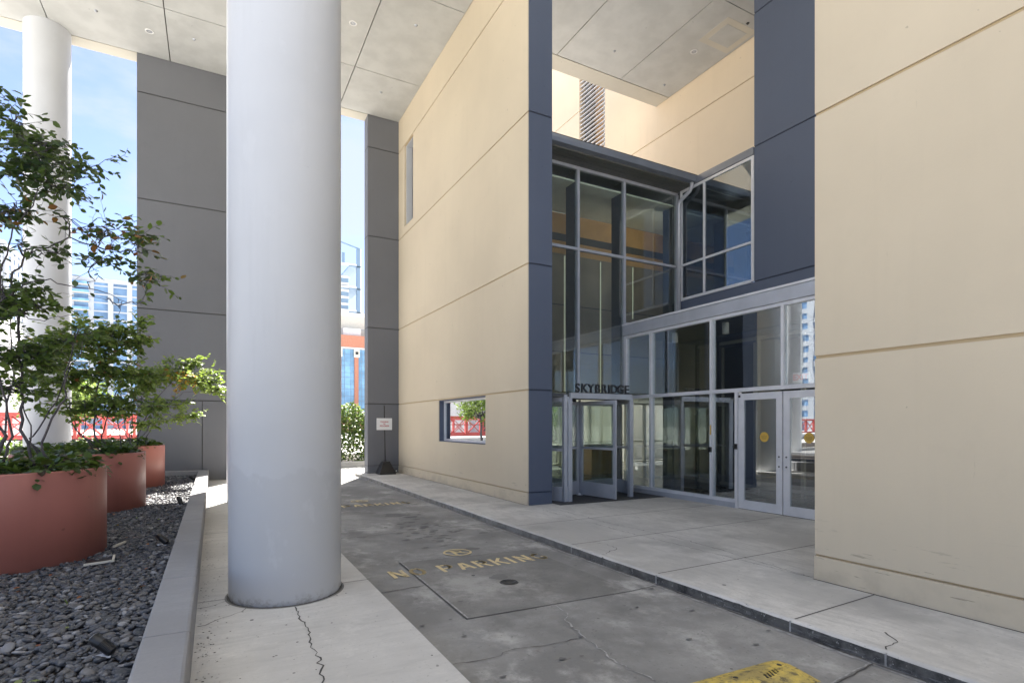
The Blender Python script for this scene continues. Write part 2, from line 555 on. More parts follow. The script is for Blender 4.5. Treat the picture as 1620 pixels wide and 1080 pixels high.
    def crack(s, pts, w, z, m, amp=.012, seg=.05):
        pts = [Vector(p) for p in pts]; out = [pts[0]]
        for a, b in zip(pts, pts[1:]):
            n = max(1, int((b - a).length / seg))
            for i in range(1, n + 1):
                q = a.lerp(b, i / n)
                out.append(q + (Vector((random.gauss(0, amp), random.gauss(0, amp))) if i < n else Vector((0, 0))))
        ws = [w * random.uniform(.35, 1.3) for _ in out]
        vs = []
        for i, p in enumerate(out):
            d = out[min(i + 1, len(out) - 1)] - out[max(i - 1, 0)]
            d = d.normalized() if d.length > 0 else Vector((1, 0))
            nn = Vector((-d.y, d.x)) * ws[i] / 2
            vs += [(*(p - nn), z), (*(p + nn), z)]
        s.add(vs, [(2 * i, 2 * i + 2, 2 * i + 3, 2 * i + 1) for i in range(len(out) - 1)], m)
    def build(s, name, parent=None, edges=None):
        org = Vector((0, 0, 0))
        p = parent
        while p is not None:
            if p.name in ORG: org = ORG[p.name]; break
            p = p.parent
        me = bpy.data.meshes.new(name)
        V = np.array(s.v, dtype=np.float64) - np.array(org)
        me.from_pydata(V.tolist(), [], s.f)
        for m in s.mats: me.materials.append(m)
        me.polygons.foreach_set('material_index', s.mi)
        me.polygons.foreach_set('use_smooth', s.sm)
        me.update()
        o = bpy.data.objects.new(name, me)
        COL.objects.link(o)
        if parent is not None: o.parent = parent
        return o

def copy_tree(o, parent=None):
    c = o.copy(); COL.objects.link(c)
    if parent is not None: c.parent = parent
    for ch in list(o.children): copy_tree(ch, c)
    if o.name in ORG: ORG[c.name] = ORG[o.name]
    return c

GZ = [2.23, 4.67, 7.60, 10.44, 13.37]
def wall_cells(mb, axis, face, back, u0, u1, z0, z1, m, mg, grooves=GZ, holes=(), base=True, vg=(), proud=-1):
    """panelled wall; proud: sign of the outward direction on the axis"""
    g = .016
    zs = {z0, z1}
    for q in grooves:
        if z0 < q < z1: zs |= {q - g, q + g}
    if base and z0 < .24 < z1: zs |= {.235, .255}
    for h in holes: zs |= {h[2], h[3]}
    us = {u0, u1}
    for h in holes: us |= {h[0], h[1]}
    for q in vg: us |= {q[0] - g * .7, q[0] + g * .7}
    zs = sorted(zs); us = sorted(us)
    for a, b in zip(zs, zs[1:]):
        zc = (a + b) / 2
        isg = any(abs(zc - q) < g for q in grooves) or (base and .235 < zc < .255)
        cells = []
        for c, d in zip(us, us[1:]):
            uc = (c + d) / 2
            if any(h[0] < uc < h[1] and h[2] < zc < h[3] for h in holes): continue
            vgr = any(abs(uc - q[0]) < g and q[1] < zc < q[2] for q in vg)
            key = 1 if (isg or vgr) else 0
            if cells and cells[-1][2] == key and abs(cells[-1][1] - c) < 1e-9: cells[-1][1] = d
            else: cells.append([c, d, key])
        for c, d, key in cells:
            off = -.022 if key else (.012 if (base and zc < .235) else 0)
            f = face + proud * off
            mm = mg if key else m
            if axis == 'x': mb.box(f, back, c, d, a, b, mm)
            else: mb.box(c, d, f, back, a, b, mm)

# ================================================================== SETTING
# plaza ground
g = MB(); g.box(-900, 900, -300, 1500, -.6, -.115, M['ground'])
tag(g.build('ground'), kind='structure')

# road: concrete lane with patched slab, joints and cracks
rd = MB()
rd.box(1.36, 4.07, -12, 17.9, -.5, -.100, M['road'])
rd.box(1.36, 30, 17.9, 22.5, -.5, -.104, M['road'])
rd.box(-20, 1.36, 18.6, 22.5, -.5, -.104, M['road'])
z = -.0955
def jag(p, q, n, amp):
    out = []
    for i in range(n + 1):
        t_ = i / n
        k = 0 if i in (0, n) else 1
        out.append((p[0] + (q[0] - p[0]) * t_ + random.uniform(-amp, amp) * k, p[1] + (q[1] - p[1]) * t_ + random.uniform(-amp, amp) * k))
    return out
for p, q in (((1.36, 5.36), (1.90, 5.41)), ((1.36, 8.2), (4.05, 8.3)), ((1.36, 11.0), (4.05, 11.05)), ((1.36, 14.2), (4.05, 14.2)), ((3.42, 2.1), (4.02, 2.16)), ((3.66, 4.25), (4.05, 4.28))):
    rd.ribbon(jag(p, q, 8, .006), .012, z, M['crack'])
rd.crack([(1.45, 3.53), (1.7, 3.5), (1.95, 3.56), (2.2, 3.5), (2.47, 3.50)], .007, z, M['crack'])
rd.crack([(2.75, 4.24), (2.72, 4.0), (2.62, 3.9), (2.55, 3.7)], .014, z, M['crackpale'])
rd.crack([(2.55, 3.7), (2.53, 3.4), (2.46, 3.1), (2.5, 2.7)], .012, z, M['crackpale'])
rd.ribbon(jag((3.42, 2.12), (3.98, 2.18), 8, .01), .012, z + .001, M['crackpale'])
rd.crack([(4.0, -1.0), (3.99, 2.5), (4.0, 5), (3.985, 8), (4.0, 12), (4.01, 17.5)], .028, z, M['crackpale'], amp=.004, seg=.08)
rd.crack([(4.03, -1.0), (4.03, 5), (4.03, 9.5)], .03, z + .0006, M['kerbface'], amp=.006, seg=.06)
tag(rd.build('road'), kind='structure')
sb = MB()
pts = [(1.89, 4.30), (3.66, 4.25), (3.66, 6.33), (1.955, 6.45)]
sb.prism(pts, -.2, -.094, M['slab'])
sb.ribbon([pts[0], pts[3]], .014, -.0935, M['crack'])
sb.ribbon([(pts[0][0] + .018, pts[0][1] + .02), (pts[3][0] + .018, pts[3][1])], .014, -.0925, M['crackpale'])
sb.ribbon([pts[0], (2.6, 4.28)], .013, -.0935, M['crack'])
sb.ribbon([(2.6, 4.28), pts[1]], .006, -.0935, M['crack'])
sb.ribbon([pts[3], pts[2]], .012, -.0935, M['crackpale'])
tag(sb.build('road_patch'), kind='structure')

# left walkway (raised, flush kerb edge)
wk = MB()
wk.box(-.13, 1.36, -12, 18.6, -.5, 0, M['walk'])
for yy in (5.56, 9.0, 12.4, 15.8, 2.1):
    wk.ribbon([(-.12, yy - .03), (1.36, yy)], .012, .0015, M['crack'])
wk.crack([(.61, 5.02), (.60, 4.7), (.635, 4.45), (.60, 4.15), (.625, 3.8), (.57, 3.45), (.6, 3.0)], .011, .002, M['crack'])
wk.crack([(.24, 5.17), (.12, 5.03), (.05, 5.0), (-.02, 4.93), (-.11, 4.88)], .008, .002, M['crack'])
wk.crack([(.13, 5.5), (-.05, 5.36), (-.12, 5.36)], .009, .002, M['crack'])
random.seed(5)
for _ in range(230):
    yy = 3.2 + abs(random.gauss(0, 3.2)); xx = -.12 + abs(random.gauss(0, .09)) + .01
    s_ = random.uniform(.002, .009); th = random.uniform(0, 3)
    wk.poly([(xx + s_ * math.cos(th + k * 1.2566) * random.uniform(.6, 1.5), yy + s_ * math.sin(th + k * 1.2566)) for k in range(5)], .0025, M['crack'])
for _ in range(60):
    xx, yy = random.uniform(-.1, 1.33), random.uniform(3.2, 9); s_ = random.uniform(.003, .009)
    wk.poly([(xx + s_ * math.cos(k * 1.0472) * random.uniform(.6, 1.4), yy + s_ * math.sin(k * 1.0472)) for k in range(6)], .0025, M['crack'])
wk.lathe((.6, 5.54, 0), [(.47, .0022), (.500, .0022)], M['crack'], 64); wk.lathe((.6, 5.54, 0), [(.50, .0030), (.515, .0012)], M['slab'], 64)
tag(wk.build('walkway'), kind='structure')

# right sidewalk with kerb face
sw = MB()
sw.box(4.085, 8.6, -12, 17.7, -.5, 0, M['sidewalk'])
sw.box(4.085, 5.9, 17.7, 18.2, -.5, 0, M['sidewalk'])
prev = None
ys = list(np.arange(-12, 1, 1.0)) + list(np.arange(1, 18.15, .07)) + [18.2]
kw = {}
random.seed(77)
def kwob(y):
    if y not in kw: kw[y] = .006 * math.sin(y * 2.1) + random.gauss(0, .0018) + (random.uniform(.004, .012) if random.random() < .05 else 0)
    return kw[y]
for a, b in zip(ys, ys[1:]):
    mface = M['kerbface']
    w1 = kwob(a); w2 = kwob(b)
    prof = [(4.085, -.5), (4.055 + 0, -.5), (4.050, -.02), (4.062, -.004), (4.085, 0)]
    vs = [(x + w1 * (x < 4.08), a, zz) for x, zz in prof] + [(x + w2 * (x < 4.08), b, zz) for x, zz in prof]
    sw.add(vs, [(1, 2, 7, 6)], mface)
    sw.add(vs, [(2, 3, 8, 7), (3, 4, 9, 8)], M['sidewalk'], True)
zz = .0015
for yy, a, b in ((2.83, 4.09, 5.33), (4.37, 4.09, 8.5), (5.95, 4.09, 8.6), (7.45, 4.09, 8.6), (10.0, 4.09, 5.33), (12.5, 4.09, 5.33), (15.1, 4.09, 5.33), (.9, 4.09, 5.33)):
    sw.ribbon([(a, yy - .03), (b, yy + .08 * (b - a) / 4)], .014, zz, M['crack'])
sw.crack([(5.29, 8.6), (5.25, 6.0), (5.29, 5.4), (5.36, 3.48)], .008, zz, M['crack'])
sw.crack([(5.55, 8.4), (5.5, 6.9), (5.62, 5.7), (5.55, 4.9), (5.45, 4.2), (5.36, 3.5)], .009, zz, M['crack'])
sw.ribbon(jag((6.9, 8.2), (7.2, 6.1), 6, .05), .006, zz, M['crack'])
sw.crack([(4.1, 5.3), (4.45, 5.45), (4.5, 5.75), (4.42, 5.9)], .009, zz, M['crack'])
sw.crack([(4.09, 2.12), (4.3, 2.15), (4.42, 2.3)], .012, zz, M['crack'])
sw.ribbon([(5.318, 1.0), (5.318, 3.44)], .022, zz, M['crack'])
sw.ribbon([(5.318, 9.2), (5.318, 17.7)], .016, zz, M['crack'])
for yy in (2.81, 4.33, 5.87, 2.1):
    sw.box(4.040, 4.058, yy - .005, yy + .005, -.1, -.010, M['crackpale'])
tag(sw.build('sidewalk'), kind='structure')

# planter kerb
pk = MB()
def kerb(x0, x1, y0, y1, z1):
    pk.box(x0, x1, y0, y1, -.3, z1, M['planterkerb'], bev=.02)
ys = [-6, -2.2, 1.6, 3.9, 5.3, 6.9, 8.4, 10.0, 11.9, 14.0, 16.1, 17.30]
for a, b in zip(ys, ys[1:]): kerb(-.375, -.125, a + .004, b - .004, .30)
kerb(-6.4, -.125, 17.31, 17.66, .30)
kerb(-6.65, -6.4, -6, 17.6, .30)
tag(pk.build('planter_kerb'), 'low smooth grey concrete kerb edging the pebble bed beside the walkway', 'kerb')

# gravel
gb = MB(); gb.box(-6.4, -.38, -6, 17.32, -.3, .165, M['soil'])
gbo = tag(gb.build('planter_soil'), kind='structure')
def icosphere(sub):
    bm = bmesh.new(); bmesh.ops.create_icosphere(bm, subdivisions=sub, radius=1)
    v = np.array([x.co[:] for x in bm.verts]); f = np.array([[x.index for x in q.verts] for q in bm.faces]); bm.free()
    return v, f
def pebbles():
    Vs, Fs = [], []; off = 0
    v1, f1 = icosphere(2); v0, f0 = icosphere(1)
    def region(x0, x1, y0, y1, step, base, hires, seed):
        nonlocal off
        r_ = np.random.default_rng(seed)
        xs = np.arange(x0, x1, step); ysr = np.arange(y0, y1, step)
        gx, gy = np.meshgrid(xs, ysr)
        n = gx.size
        px = gx.ravel() + r_.uniform(-.5, .5, n) * step; py = gy.ravel() + r_.uniform(-.5, .5, n) * step
        keep = (px < -.40) & (px > -6.35)
        px, py = px[keep], py[keep]; n = len(px)
        a = step * np.clip(r_.lognormal(-.38, .28, n), .35, 1.25); b = a * r_.uniform(.55, .85, n); c = a * r_.uniform(.28, .5, n)
        th = r_.uniform(0, np.pi * 2, n); tilt = r_.normal(0, .3, n); tl2 = r_.normal(0, .3, n)
        pz = base + r_.uniform(-.012, .016, n)
        V, F = (v1, f1) if hires else (v0, f0)
        k = len(V)
        P_ = V[None] * np.stack([a, b, c], 1)[:, None, :]
        wob = 1 + .08 * np.sin(V[None, :, 0] * 3 + r_.uniform(0, 6, n)[:, None]) 
        P_ = P_ * wob[..., None]
        ct, st = np.cos(tilt)[:, None], np.sin(tilt)[:, None]
        x, y, zc = P_[..., 0], P_[..., 1], P_[..., 2]
        x, zc = x * ct + zc * st, -x * st + zc * ct
        ct, st = np.cos(tl2)[:, None], np.sin(tl2)[:, None]
        y, zc = y * ct + zc * st, -y * st + zc * ct
        ct, st = np.cos(th)[:, None], np.sin(th)[:, None]
        x, y = x * ct - y * st, x * st + y * ct
        W = np.stack([x + px[:, None], y + py[:, None], zc + pz[:, None]], -1).reshape(-1, 3)
        Fa = (F[None] + (np.arange(n) * k)[:, None, None] + off).reshape(-1, 3)
        Vs.append(W); Fs.append(Fa); off += len(W)
    region(-2.0, -.38, 2.6, 5.2, .040, .182, True, 1)
    region(-2.6, -.38, 5.2, 7.6, .041, .180, False, 2)
    region(-2.6, -.38, 7.6, 11.5, .040, .18, False, 3)
    region(-3.4, -.38, 11.5, 17.3, .048, .18, False, 4)
    region(-2.0, -.38, 2.6, 5.2, .036, .166, False, 6); region(-2.6, -.38, 5.2, 9, .045, .168, False, 7)
    V = np.concatenate(Vs); F = np.concatenate(Fs)
    me = bpy.data.meshes.new('pebble_bed')
    me.vertices.add(len(V)); me.vertices.foreach_set('co', V.ravel())
    me.loops.add(F.size); me.loops.foreach_set('vertex_index', F.ravel().astype(np.int32))
    me.polygons.add(len(F)); me.polygons.foreach_set('loop_start', np.arange(0, F.size, 3, dtype=np.int32))
    me.polygons.foreach_set('loop_total', np.full(len(F), 3, dtype=np.int32))
    me.polygons.foreach_set('use_smooth', np.ones(len(F), dtype=bool))
    me.materials.append(M['pebble'])
    me.update(); me.validate()
    o = bpy.data.objects.new('pebble_bed', me); COL.objects.link(o)
    tag(o, 'dark grey river pebbles covering the planting bed', 'gravel', kind='stuff')
pebbles()

# ------------------------------------------------------------------ ceiling
CZ = 11.46
cl = MB()
def ceil_panels(x0, x1, y0, y1, xj, yj, m):
    g = .012
    xs = [x0] + [q for q in xj if x0 < q < x1] + [x1]
    yb = [y0] + [q for q in yj if y0 < q < y1] + [y1]
    for a, b in zip(xs, xs[1:]):
        for c, d in zip(yb, yb[1:]):
            cl.box(a + g, b - g, c + g, d - g, CZ, CZ + .1, m)
yj = [5.68, 8.95, 12.22, 15.49]
CX0, CY0 = -9.6, 4.4  # near edge pulled in, out of view, to admit more skylight
ceil_panels(CX0 + .45, 5.34, CY0, 17.67, [-3.57, -1.04, 1.2, 3.44], yj, M['ceiling'])
ceil_panels(5.34, 12.14, CY0, 12.43, [8.09, 10.27], yj[:-2], M['ceiling'])
cl.box(CX0, 12.3, CY0, 12.97, CZ + .05, CZ + .9, M['ceiljoint'])
cl.box(CX0, 5.34, 12.97, 18.12, CZ + .05, CZ + .9, M['ceiljoint'])
cl.box(CX0, 5.36, 17.69, 18.13, CZ, CZ + 1.3, M['band'])
cl.box(CX0 - .01, CX0 + .44, CY0, 17.67, CZ, CZ + 1.3, M['band'])
cl.box(5.36, 12.14, 12.45, 12.98, CZ, CZ + 1.3, M['band'])
cl.box(CX0, 12.14, CY0, 12.9, CZ + .91, CZ + 2, M['beige'])
cl.box(CX0, 5.3, 12.9, 18.0, CZ + .91, CZ + 2, M['beige'])
tag(cl.build('ceiling'), kind='structure')

def ring_light(x, y, label):
    t_ = thing('recessed_light', (x, y, CZ), label, 'ceiling light', 'recessed lights in the plaster ceiling')
    a = MB(); a.lathe((x, y, CZ), [(.062, .0), (.066, -.008), (.09, -.010), (.098, -.004), (.10, .001)], M['white'], 32); a.build('trim_ring', t_)
    b = MB(); b.lathe((x, y, CZ), [(.0001, -.0015), (.03, -.0015), (.052, -.003), (.062, -.004)], M['alu'], 32)
    b.obox((x, y, CZ - .006), .05, .012, .006, .6, M['white']); b.build('reflector', t_)
ring_light(-1.42, 16.57, 'small round recessed light above the grey wall')
ring_light(3.03, 13.84, 'small round recessed light right of the nearest column top')
ring_light(11.23, 10.58, 'small round recessed light near the square ceiling hatch')
for x, y, lb in ((-2.48, 16.35, 'tiny ceiling sprinkler between the far column and the grey wall'), (-.44, 16.36, 'tiny ceiling sprinkler above the middle of the grey wall'),
              (4.42, 13.17, 'tiny ceiling sprinkler beside the beige wall top, larger one'), (4.39, 16.31, 'tiny ceiling sprinkler above the grey corner pier'),
              (9.35, 11.57, 'tiny ceiling sprinkler left of the recessed light over the glass entrance'), (11.56, 12.02, 'tiny ceiling sprinkler close to the inner ceiling corner'),
              (11.6, 9.2, 'dark ceiling sprinkler beside the ceiling hatch')):
    a = MB(); a.lathe((x, y, CZ), [(.0001, -.03), (.02, -.03), (.022, -.022), (.04, -.006), (.042, .0)], M['alu'] if lb[0] != 'd' else M['darkmetal'], 20)
    o = a.build('ceiling_sprinkler'); tag(o, lb, 'sprinkler', 'sprinklers in the plaster ceiling')
t_ = thing('access_panel', (11.6, 9.8, CZ), 'square access hatch in the plaster ceiling by the blue wall', 'ceiling hatch')
a = MB()
a.box(11.0, 12.05, 9.28, 10.22, CZ - .004, CZ + .001, M['band']); a.build('patched_border', t_)
a = MB(); a.box(11.17, 11.88, 9.45, 10.05, CZ - .012, CZ - .004, M['ceiling'])
for q in ((11.15, 11.17, 9.43, 10.07), (11.88, 11.90, 9.43, 10.07)): a.box(*q, CZ - .007, CZ - .004, M['band'])
a.build('hatch_door', t_)

# ------------------------------------------------------------------ left wing wall
lw = thing('beige_wall', (5.6, 13.4, 0), 'long beige panelled wall left of the glass entrance with a low window', 'wall')
a = MB()
wall_cells(a, 'x', 5.34, 5.86, 9.214, 17.68, 0, 11.5, M['beige'], M['groove'],
           holes=[(11.11, 14.02, 1.11, 2.214), (16.19, 17.06, 7.85, 10.424)])
a.build('wall_panel', lw)
a = MB()
wall_cells(a, 'y', 9.19, 9.2135, 5.352, 5.86, 0, 11.5, M['blue'], M['bluegroove'], base=True)
a.box(5.8605, 5.875, 9.19, 10.24, 0, 11.5, M['blue'])
a.build('blue_end_face', lw)
w_ = MB()
x = 5.50
w_.box(x - .02, x + .05, 11.112, 14.018, 1.112, 1.18, M['alu2']); w_.box(x - .02, x + .05, 11.112, 14.018, 2.14, 2.212, M['alu2'])
w_.box(x - .02, x + .05, 11.112, 11.17, 1.18, 2.14, M['alu2']); w_.box(x - .02, x + .05, 13.93, 14.018, 1.18, 2.14, M['alu2'])
wf = w_.build('window_frame', lw)
w_ = MB(); w_.box(x + .01, x + .02, 11.17, 13.93, 1.18, 2.14, M['mirrorglass']); w_.box(x + .1, x + .12, 11.12, 14.0, 1.12, 2.2, M['indark']); w_.build('window_pane', wf)
w_ = MB()
w_.box(5.36, 5.86, 14.0, 14.017, 1.115, 2.21, M['blue']); w_.box(5.36, 5.86, 11.113, 11.13, 1.115, 2.21, M['blue'])
w_.box(5.36, 5.48, 11.13, 14.0, 2.19, 2.211, M['blue']); w_.box(5.36, 5.48, 11.13, 14.0, 1.1135, 1.13, M['blue'])
w_.build('window_reveal', lw)
w_ = MB()
w_.box(5.58, 5.62, 16.195, 17.055, 7.855, 10.42, M['grey']); 
w_.box(5.40, 5.58, 17.03, 17.057, 7.855, 10.42, M['column']); w_.box(5.40, 5.58, 16.22, 17.03, 10.40, 10.421, M['column'])
w_.build('slot_recess', lw)

# grey far walls
a = MB()
wall_cells(a, 'y', 17.68, 18.1, -1.8, .95, 0, 11.5, M['grey'], M['greygroove'], base=False, grooves=GZ[:4] , vg=[(-.28, 0, 2.2)])
a.box(.3, .96, 17.66, 17.7, 0, .3, M['grey'])
tag(a.build('grey_wall'), 'tall dark grey panelled wall standing behind the planters', 'wall')
a = MB()
wall_cells(a, 'y', 17.685, 18.11, 4.33, 5.9, 0, 11.5, M['grey'], M['greygroove'])
tag(a.build('grey_pier'), 'narrow grey corner pier at the far end of the beige wall behind the sign', 'pier')

# right wing wall
a = MB()
wall_cells(a, 'x', 5.34, 8.55, -12, 3.44, 0, 11.5, M['beige'], M['groove'])
tag(a.build('beige_wall'), 'large plain beige panelled wall in the right foreground beside the double doors', 'wall')
# blue wall over the storefront
bw = thing('blue_wall', (10.4, 6, 0), 'dark slate blue panelled wall above the glass double doors', 'wall')
a = MB()
wall_cells(a, 'x', 10.36, 12.1, 3.0, 8.05, 3.6, 11.5, M['blue'], M['bluegroove'], base=False, grooves=[4.67, 7.60, 10.50])
a.build('wall_panel', bw)
a = MB(); a.box(10.36, 12.1, 8.05, 10.20, 3.6, 4.66, M['blue'])
a.box(10.36, 10.55, 10.20, 10.30, 4.66, 7.4, M['indark'])
a.build('spandrel', bw)
a = MB(); a.box(10.325, 12.1, 8.052, 10.0, 7.44, 7.60, M['canopy'])
a.build('flashing', bw)
a = MB()
f = M['alu2']
a.box(10.345, 10.41, 8.055, 8.12, 4.68, 7.43, f); a.box(10.345, 10.41, 8.12, 10.2, 7.37, 7.43, f); a.box(10.345, 10.41, 8.12, 10.2, 4.665, 4.73, f)
a.box(10.345, 10.41, 10.15, 10.21, 4.73, 7.37, f); a.box(10.345, 10.41, 9.42, 9.47, 4.73, 7.37, f)
a.box(10.345, 10.41, 8.12, 9.42, 5.525, 5.575, f); a.box(10.345, 10.41, 9.47, 10.15, 5.525, 5.575, f)
wf = a.build('window_frame', bw)
a = MB(); a.box(10.372, 10.382, 8.12, 10.15, 4.73, 7.37, M['glassup']); a.build('window_pane', wf)

# back beige wall X=12.15
ub = thing('upper_wall', (12.3, 14, 7.6), 'beige upper wall coloured paler to look brightly lit, with a louvred window behind the glass lobby', 'wall')
a = MB()
wall_cells(a, 'x', 12.15, 12.9, 3, 19.3, 7.2, 16.6, M['beigelit'], M['groove'], base=False, grooves=[7.6 + 2.93 * k - .07 for k in range(1, 5)], holes=[(15.55, 17.1, 7.6, 16.2)])
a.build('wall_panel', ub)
lv = MB()
zz = 7.7
while zz < 16.1:
    lv.add([(12.17, 15.56, zz), (12.17, 17.09, zz), (12.30, 17.09, zz + .05), (12.30, 15.56, zz + .05), (12.17, 15.56, zz + .03), (12.17, 17.09, zz + .03), (12.30, 17.09, zz + .08), (12.30, 15.56, zz + .08)],
           [(0, 1, 2, 3), (7, 6, 5, 4), (0, 4, 5, 1), (2, 6, 7, 3)], M['white'])
    zz += .16
lv.build('louvre', ub)
a = MB(); a.box(12.6, 12.65, 15.5, 17.15, 7.6, 16.3, M['wood']); a.box(12.4, 12.6, 16.7, 17.1, 7.6, 16.3, M['indark']); a.box(12.4, 12.6, 15.55, 15.95, 7.6, 16.3, M['palewhite']); a.build('recess', ub)

# ------------------------------------------------------------------ lobby (upper glass volume)
gl = thing('glass_lobby', (8.2, 10.3, 0), 'two storey glass lobby front with slate metal canopy above the revolving door', 'glass front')
YF = 10.29
fr = MB(); A = M['alu']
for x in (5.88, 7.281, 8.62, 10.335):
    w = .03
    fr.box(x - w, x + w, YF - .02, YF + .07, 2.24, 7.36, A)
fr.box(5.88, 10.33, YF - .015, YF + .065, 7.34, 7.41, A)
for z_ in (5.54,):
    for x0, x1 in ((5.91, 7.251), (7.311, 8.59), (8.65, 10.305)): fr.box(x0, x1, YF - .015, YF + .065, z_ - .03, z_ + .03, A)
fr.box(5.88, 8.62, YF - .018, YF + .068, 2.17, 2.24, A)
fr.box(8.66, 10.33, YF - .018, YF + .068, 3.93, 4.0, A)
fr.build('frame', gl)
fin = MB()
for x in (7.281, 8.62, 10.30): fin.box(x - .025 - .03, x + .025 - .03, YF + .07, YF + .42, 0.0, 7.34, M['indark'])
fin.build('fin', gl)
for x0, x1, z0, z1 in ((5.91, 7.251, 2.24, 5.51), (7.311, 8.59, 2.24, 5.51), (8.65, 10.305, 4.0, 5.51), (5.91, 7.251, 5.57, 7.34), (7.311, 8.59, 5.57, 7.34), (8.65, 10.305, 5.57, 7.34)):
    p_ = MB(); p_.box(x0, x1, YF + .02, YF + .03, z0, z1, M['glass']); p_.build('glass_pane', gl)
rf = MB()
rf.box(5.88, 12.14, 10.3, 17.7, 7.42, 7.52, M['canopy']); rf.box(5.9, 12.12, 10.0, 17.65, 7.521, 7.54, M['grey'])
rf.box(5.88, 10.32, 9.78, 10.3, 7.42, 7.50, M['soffit'])
for yy in (9.9, 10.05, 10.18): rf.box(5.88, 10.32, yy, yy + .006, 7.415, 7.42, M['indark'])
rfo = rf.build('roof', gl)
gt = MB()
gt.add([(5.88, 9.78, 7.45), (5.88, 9.66, 7.47), (5.88, 9.645, 7.555), (5.88, 9.63, 7.60), (5.88, 9.78, 7.60), (10.36, 9.78, 7.45), (10.36, 9.66, 7.47), (10.36, 9.645, 7.555), (10.36, 9.63, 7.60), (10.36, 9.78, 7.60)],
       [(0, 1, 6, 5), (1, 2, 7, 6), (2, 3, 8, 7), (3, 4, 9, 8), (4, 0, 5, 9), (4, 3, 2, 1, 0), (5, 6, 7, 8, 9)], M['canopy'])
gt.box(5.88, 10.362, 9.625, 9.66, 7.598, 7.612, M['darkmetal'])
gt.build('gutter', gl)
dp = MB()
dp.tube([(10.26, 9.74, 7.46), (10.26, 9.745, 7.36), (10.262, 9.80, 7.28), (10.264, 10.0, 7.20), (10.268, 10.14, 7.14), (10.268, 10.17, 7.05), (10.268, 10.17, 4.0)], [.045] * 7, M['alu'], 10)
dp.build('downpipe', gl)
# interior of the lobby
it = MB()
it.box(5.88, 12.1, 10.75, 12.3, 7.2, 7.25, M['inceil']); it.box(5.88, 10.6, 10.36, 10.75, 7.08, 7.12, M['inceil'])
it.build('interior_ceiling', gl)
it = MB()
it.box(5.9, 12.1, 12.32, 12.5, 6.12, 7.2, M['wood']); it.box(5.9, 12.1, 12.30, 12.32, 6.46, 6.65, M['indark'])
it.box(5.9, 12.1, 12.33, 12.5, 2.42, 6.12, M['woodlow'])
for z_ in (3.5, 4.75): it.box(5.9, 12.1, 12.322, 12.33, z_, z_ + .02, M['indark'])
it.build('wood_wall', gl)
it = MB(); it.box(5.9, 20.1, 12.5, 17.6, 2.45, 2.6, M['inceil']); it.build('lower_ceiling', gl)
for x in (8.262, 9.454, 10.61):
    it = MB(); it.box(x - .014, x + .014, 12.29, 12.31, 2.45 if x < 10 else 4.6, 6.07, M['strip']); it.build('light_strip', gl)
it = MB()
for x in (5.9, 7.3, 8.7, 10.1, 11.5, 12.9, 14.3, 15.7, 17.1, 18.5, 20.0): it.box(x, x + .10, 17.5, 17.6, 0, 2.45, M['inwall'])
for z_ in (.02, .85, 2.38): it.box(5.9, 20.1, 17.51, 17.59, z_, z_ + .07, M['inwall'])
it.build('rear_glazing_frame', gl)
it = MB(); it.box(12.06, 12.14, 10.3, 12.5, 0, 7.4, M['inwall']); it.box(12.06, 12.14, 12.5, 17.6, 2.62, 7.4, M['inwall']); it.box(12.15, 20.2, 10.3, 10.4, 0, 3.2, M['inwall']); it.box(20.1, 20.2, 10.4, 17.6, 0, 3.2, M['inwall']); it.box(12.15, 20.2, 10.3, 17.8, 3.2, 3.4, M['palewhite']); it.build('side_wall', gl)
fl = MB(); fl.box(5.87, 20.1, 10.32, 17.65, -.3, -.003, M['infloor']); fl.box(8.66, 12.1, 3.5, 10.3, -.3, -.003, M['infloor'])
tag(fl.build('lobby_floor'), kind='structure')
# reception desk
t_ = thing('reception_desk', (10.9, 14, 0), 'wooden reception desk seen through the revolving door', 'desk')
a = MB(); a.box(10.35, 11.5, 13.9, 14.5, 0, .90, M['wood'], bev=.01); a.build('desk_body', t_)
a = MB(); a.box(10.25, 11.6, 13.82, 14.6, .902, .95, M['indark'], bev=.008); a.build('desk_top', t_)
# planters outside the rear glazing
for k, x in enumerate((9.4, 11.4, 13.4, 15.4)):
    a = MB(); a.box(x - .95, x + .95, 19.0, 19.7, -.1, .85, M['white'], bev=.02); a.box(x - .88, x + .88, 19.06, 19.64, .8, .855, M['soil'])
    tag(a.build('white_planter_box'), 'white planter box outside the rear lobby glass, ' + ('leftmost', 'second from the left', 'third from the left', 'rightmost')[k], 'planter', 'white planter boxes behind the lobby')

# ------------------------------------------------------------------ storefront vestibule
XS = 8.62
sf = thing('storefront', (XS, 7.6, 0), 'pale metal framed storefront glazing beside the double doors', 'glass front')
fr = MB(); B = M['alu2']
def vm(y, z0, z1, w=.028): fr.box(XS - .03, XS + .08, y - w, y + w, z0, z1, B)
vm(10.235, .14, 3.66, .03); vm(9.38, .16, 2.165); vm(9.38, 2.235, 3.66); vm(7.67, .16, 2.165); vm(7.67, 2.235, 3.66); vm(7.07, 0, 2.165, .035); vm(6.12, 2.235, 3.66); vm(5.12, 0, 3.66)
fr.box(XS - .028, XS + .078, 3.45, 10.205, 2.165, 2.235, B)
fr.box(XS - .028, XS + .078, 3.45, 10.205, 3.60, 3.66, B)
fr.box(XS - .025, XS + .075, 7.105, 10.205, .10, .16, B)
fr.build('frame', sf)
k_ = MB(); k_.box(XS - .05, XS + .1, 7.10, 10.26, 0, .10, M['alu']); k_.build('sill', sf)
h_ = MB(); h_.box(XS - .05, 10.35, 3.45, 10.262, 3.70, 3.90, M['alu']); h_.box(XS - .075, 10.34, 3.45, 10.30, 3.902, 3.94, M['alu2']); h_.box(XS - .062, XS, 3.45, 10.27, 3.665, 3.70, M['alu'])
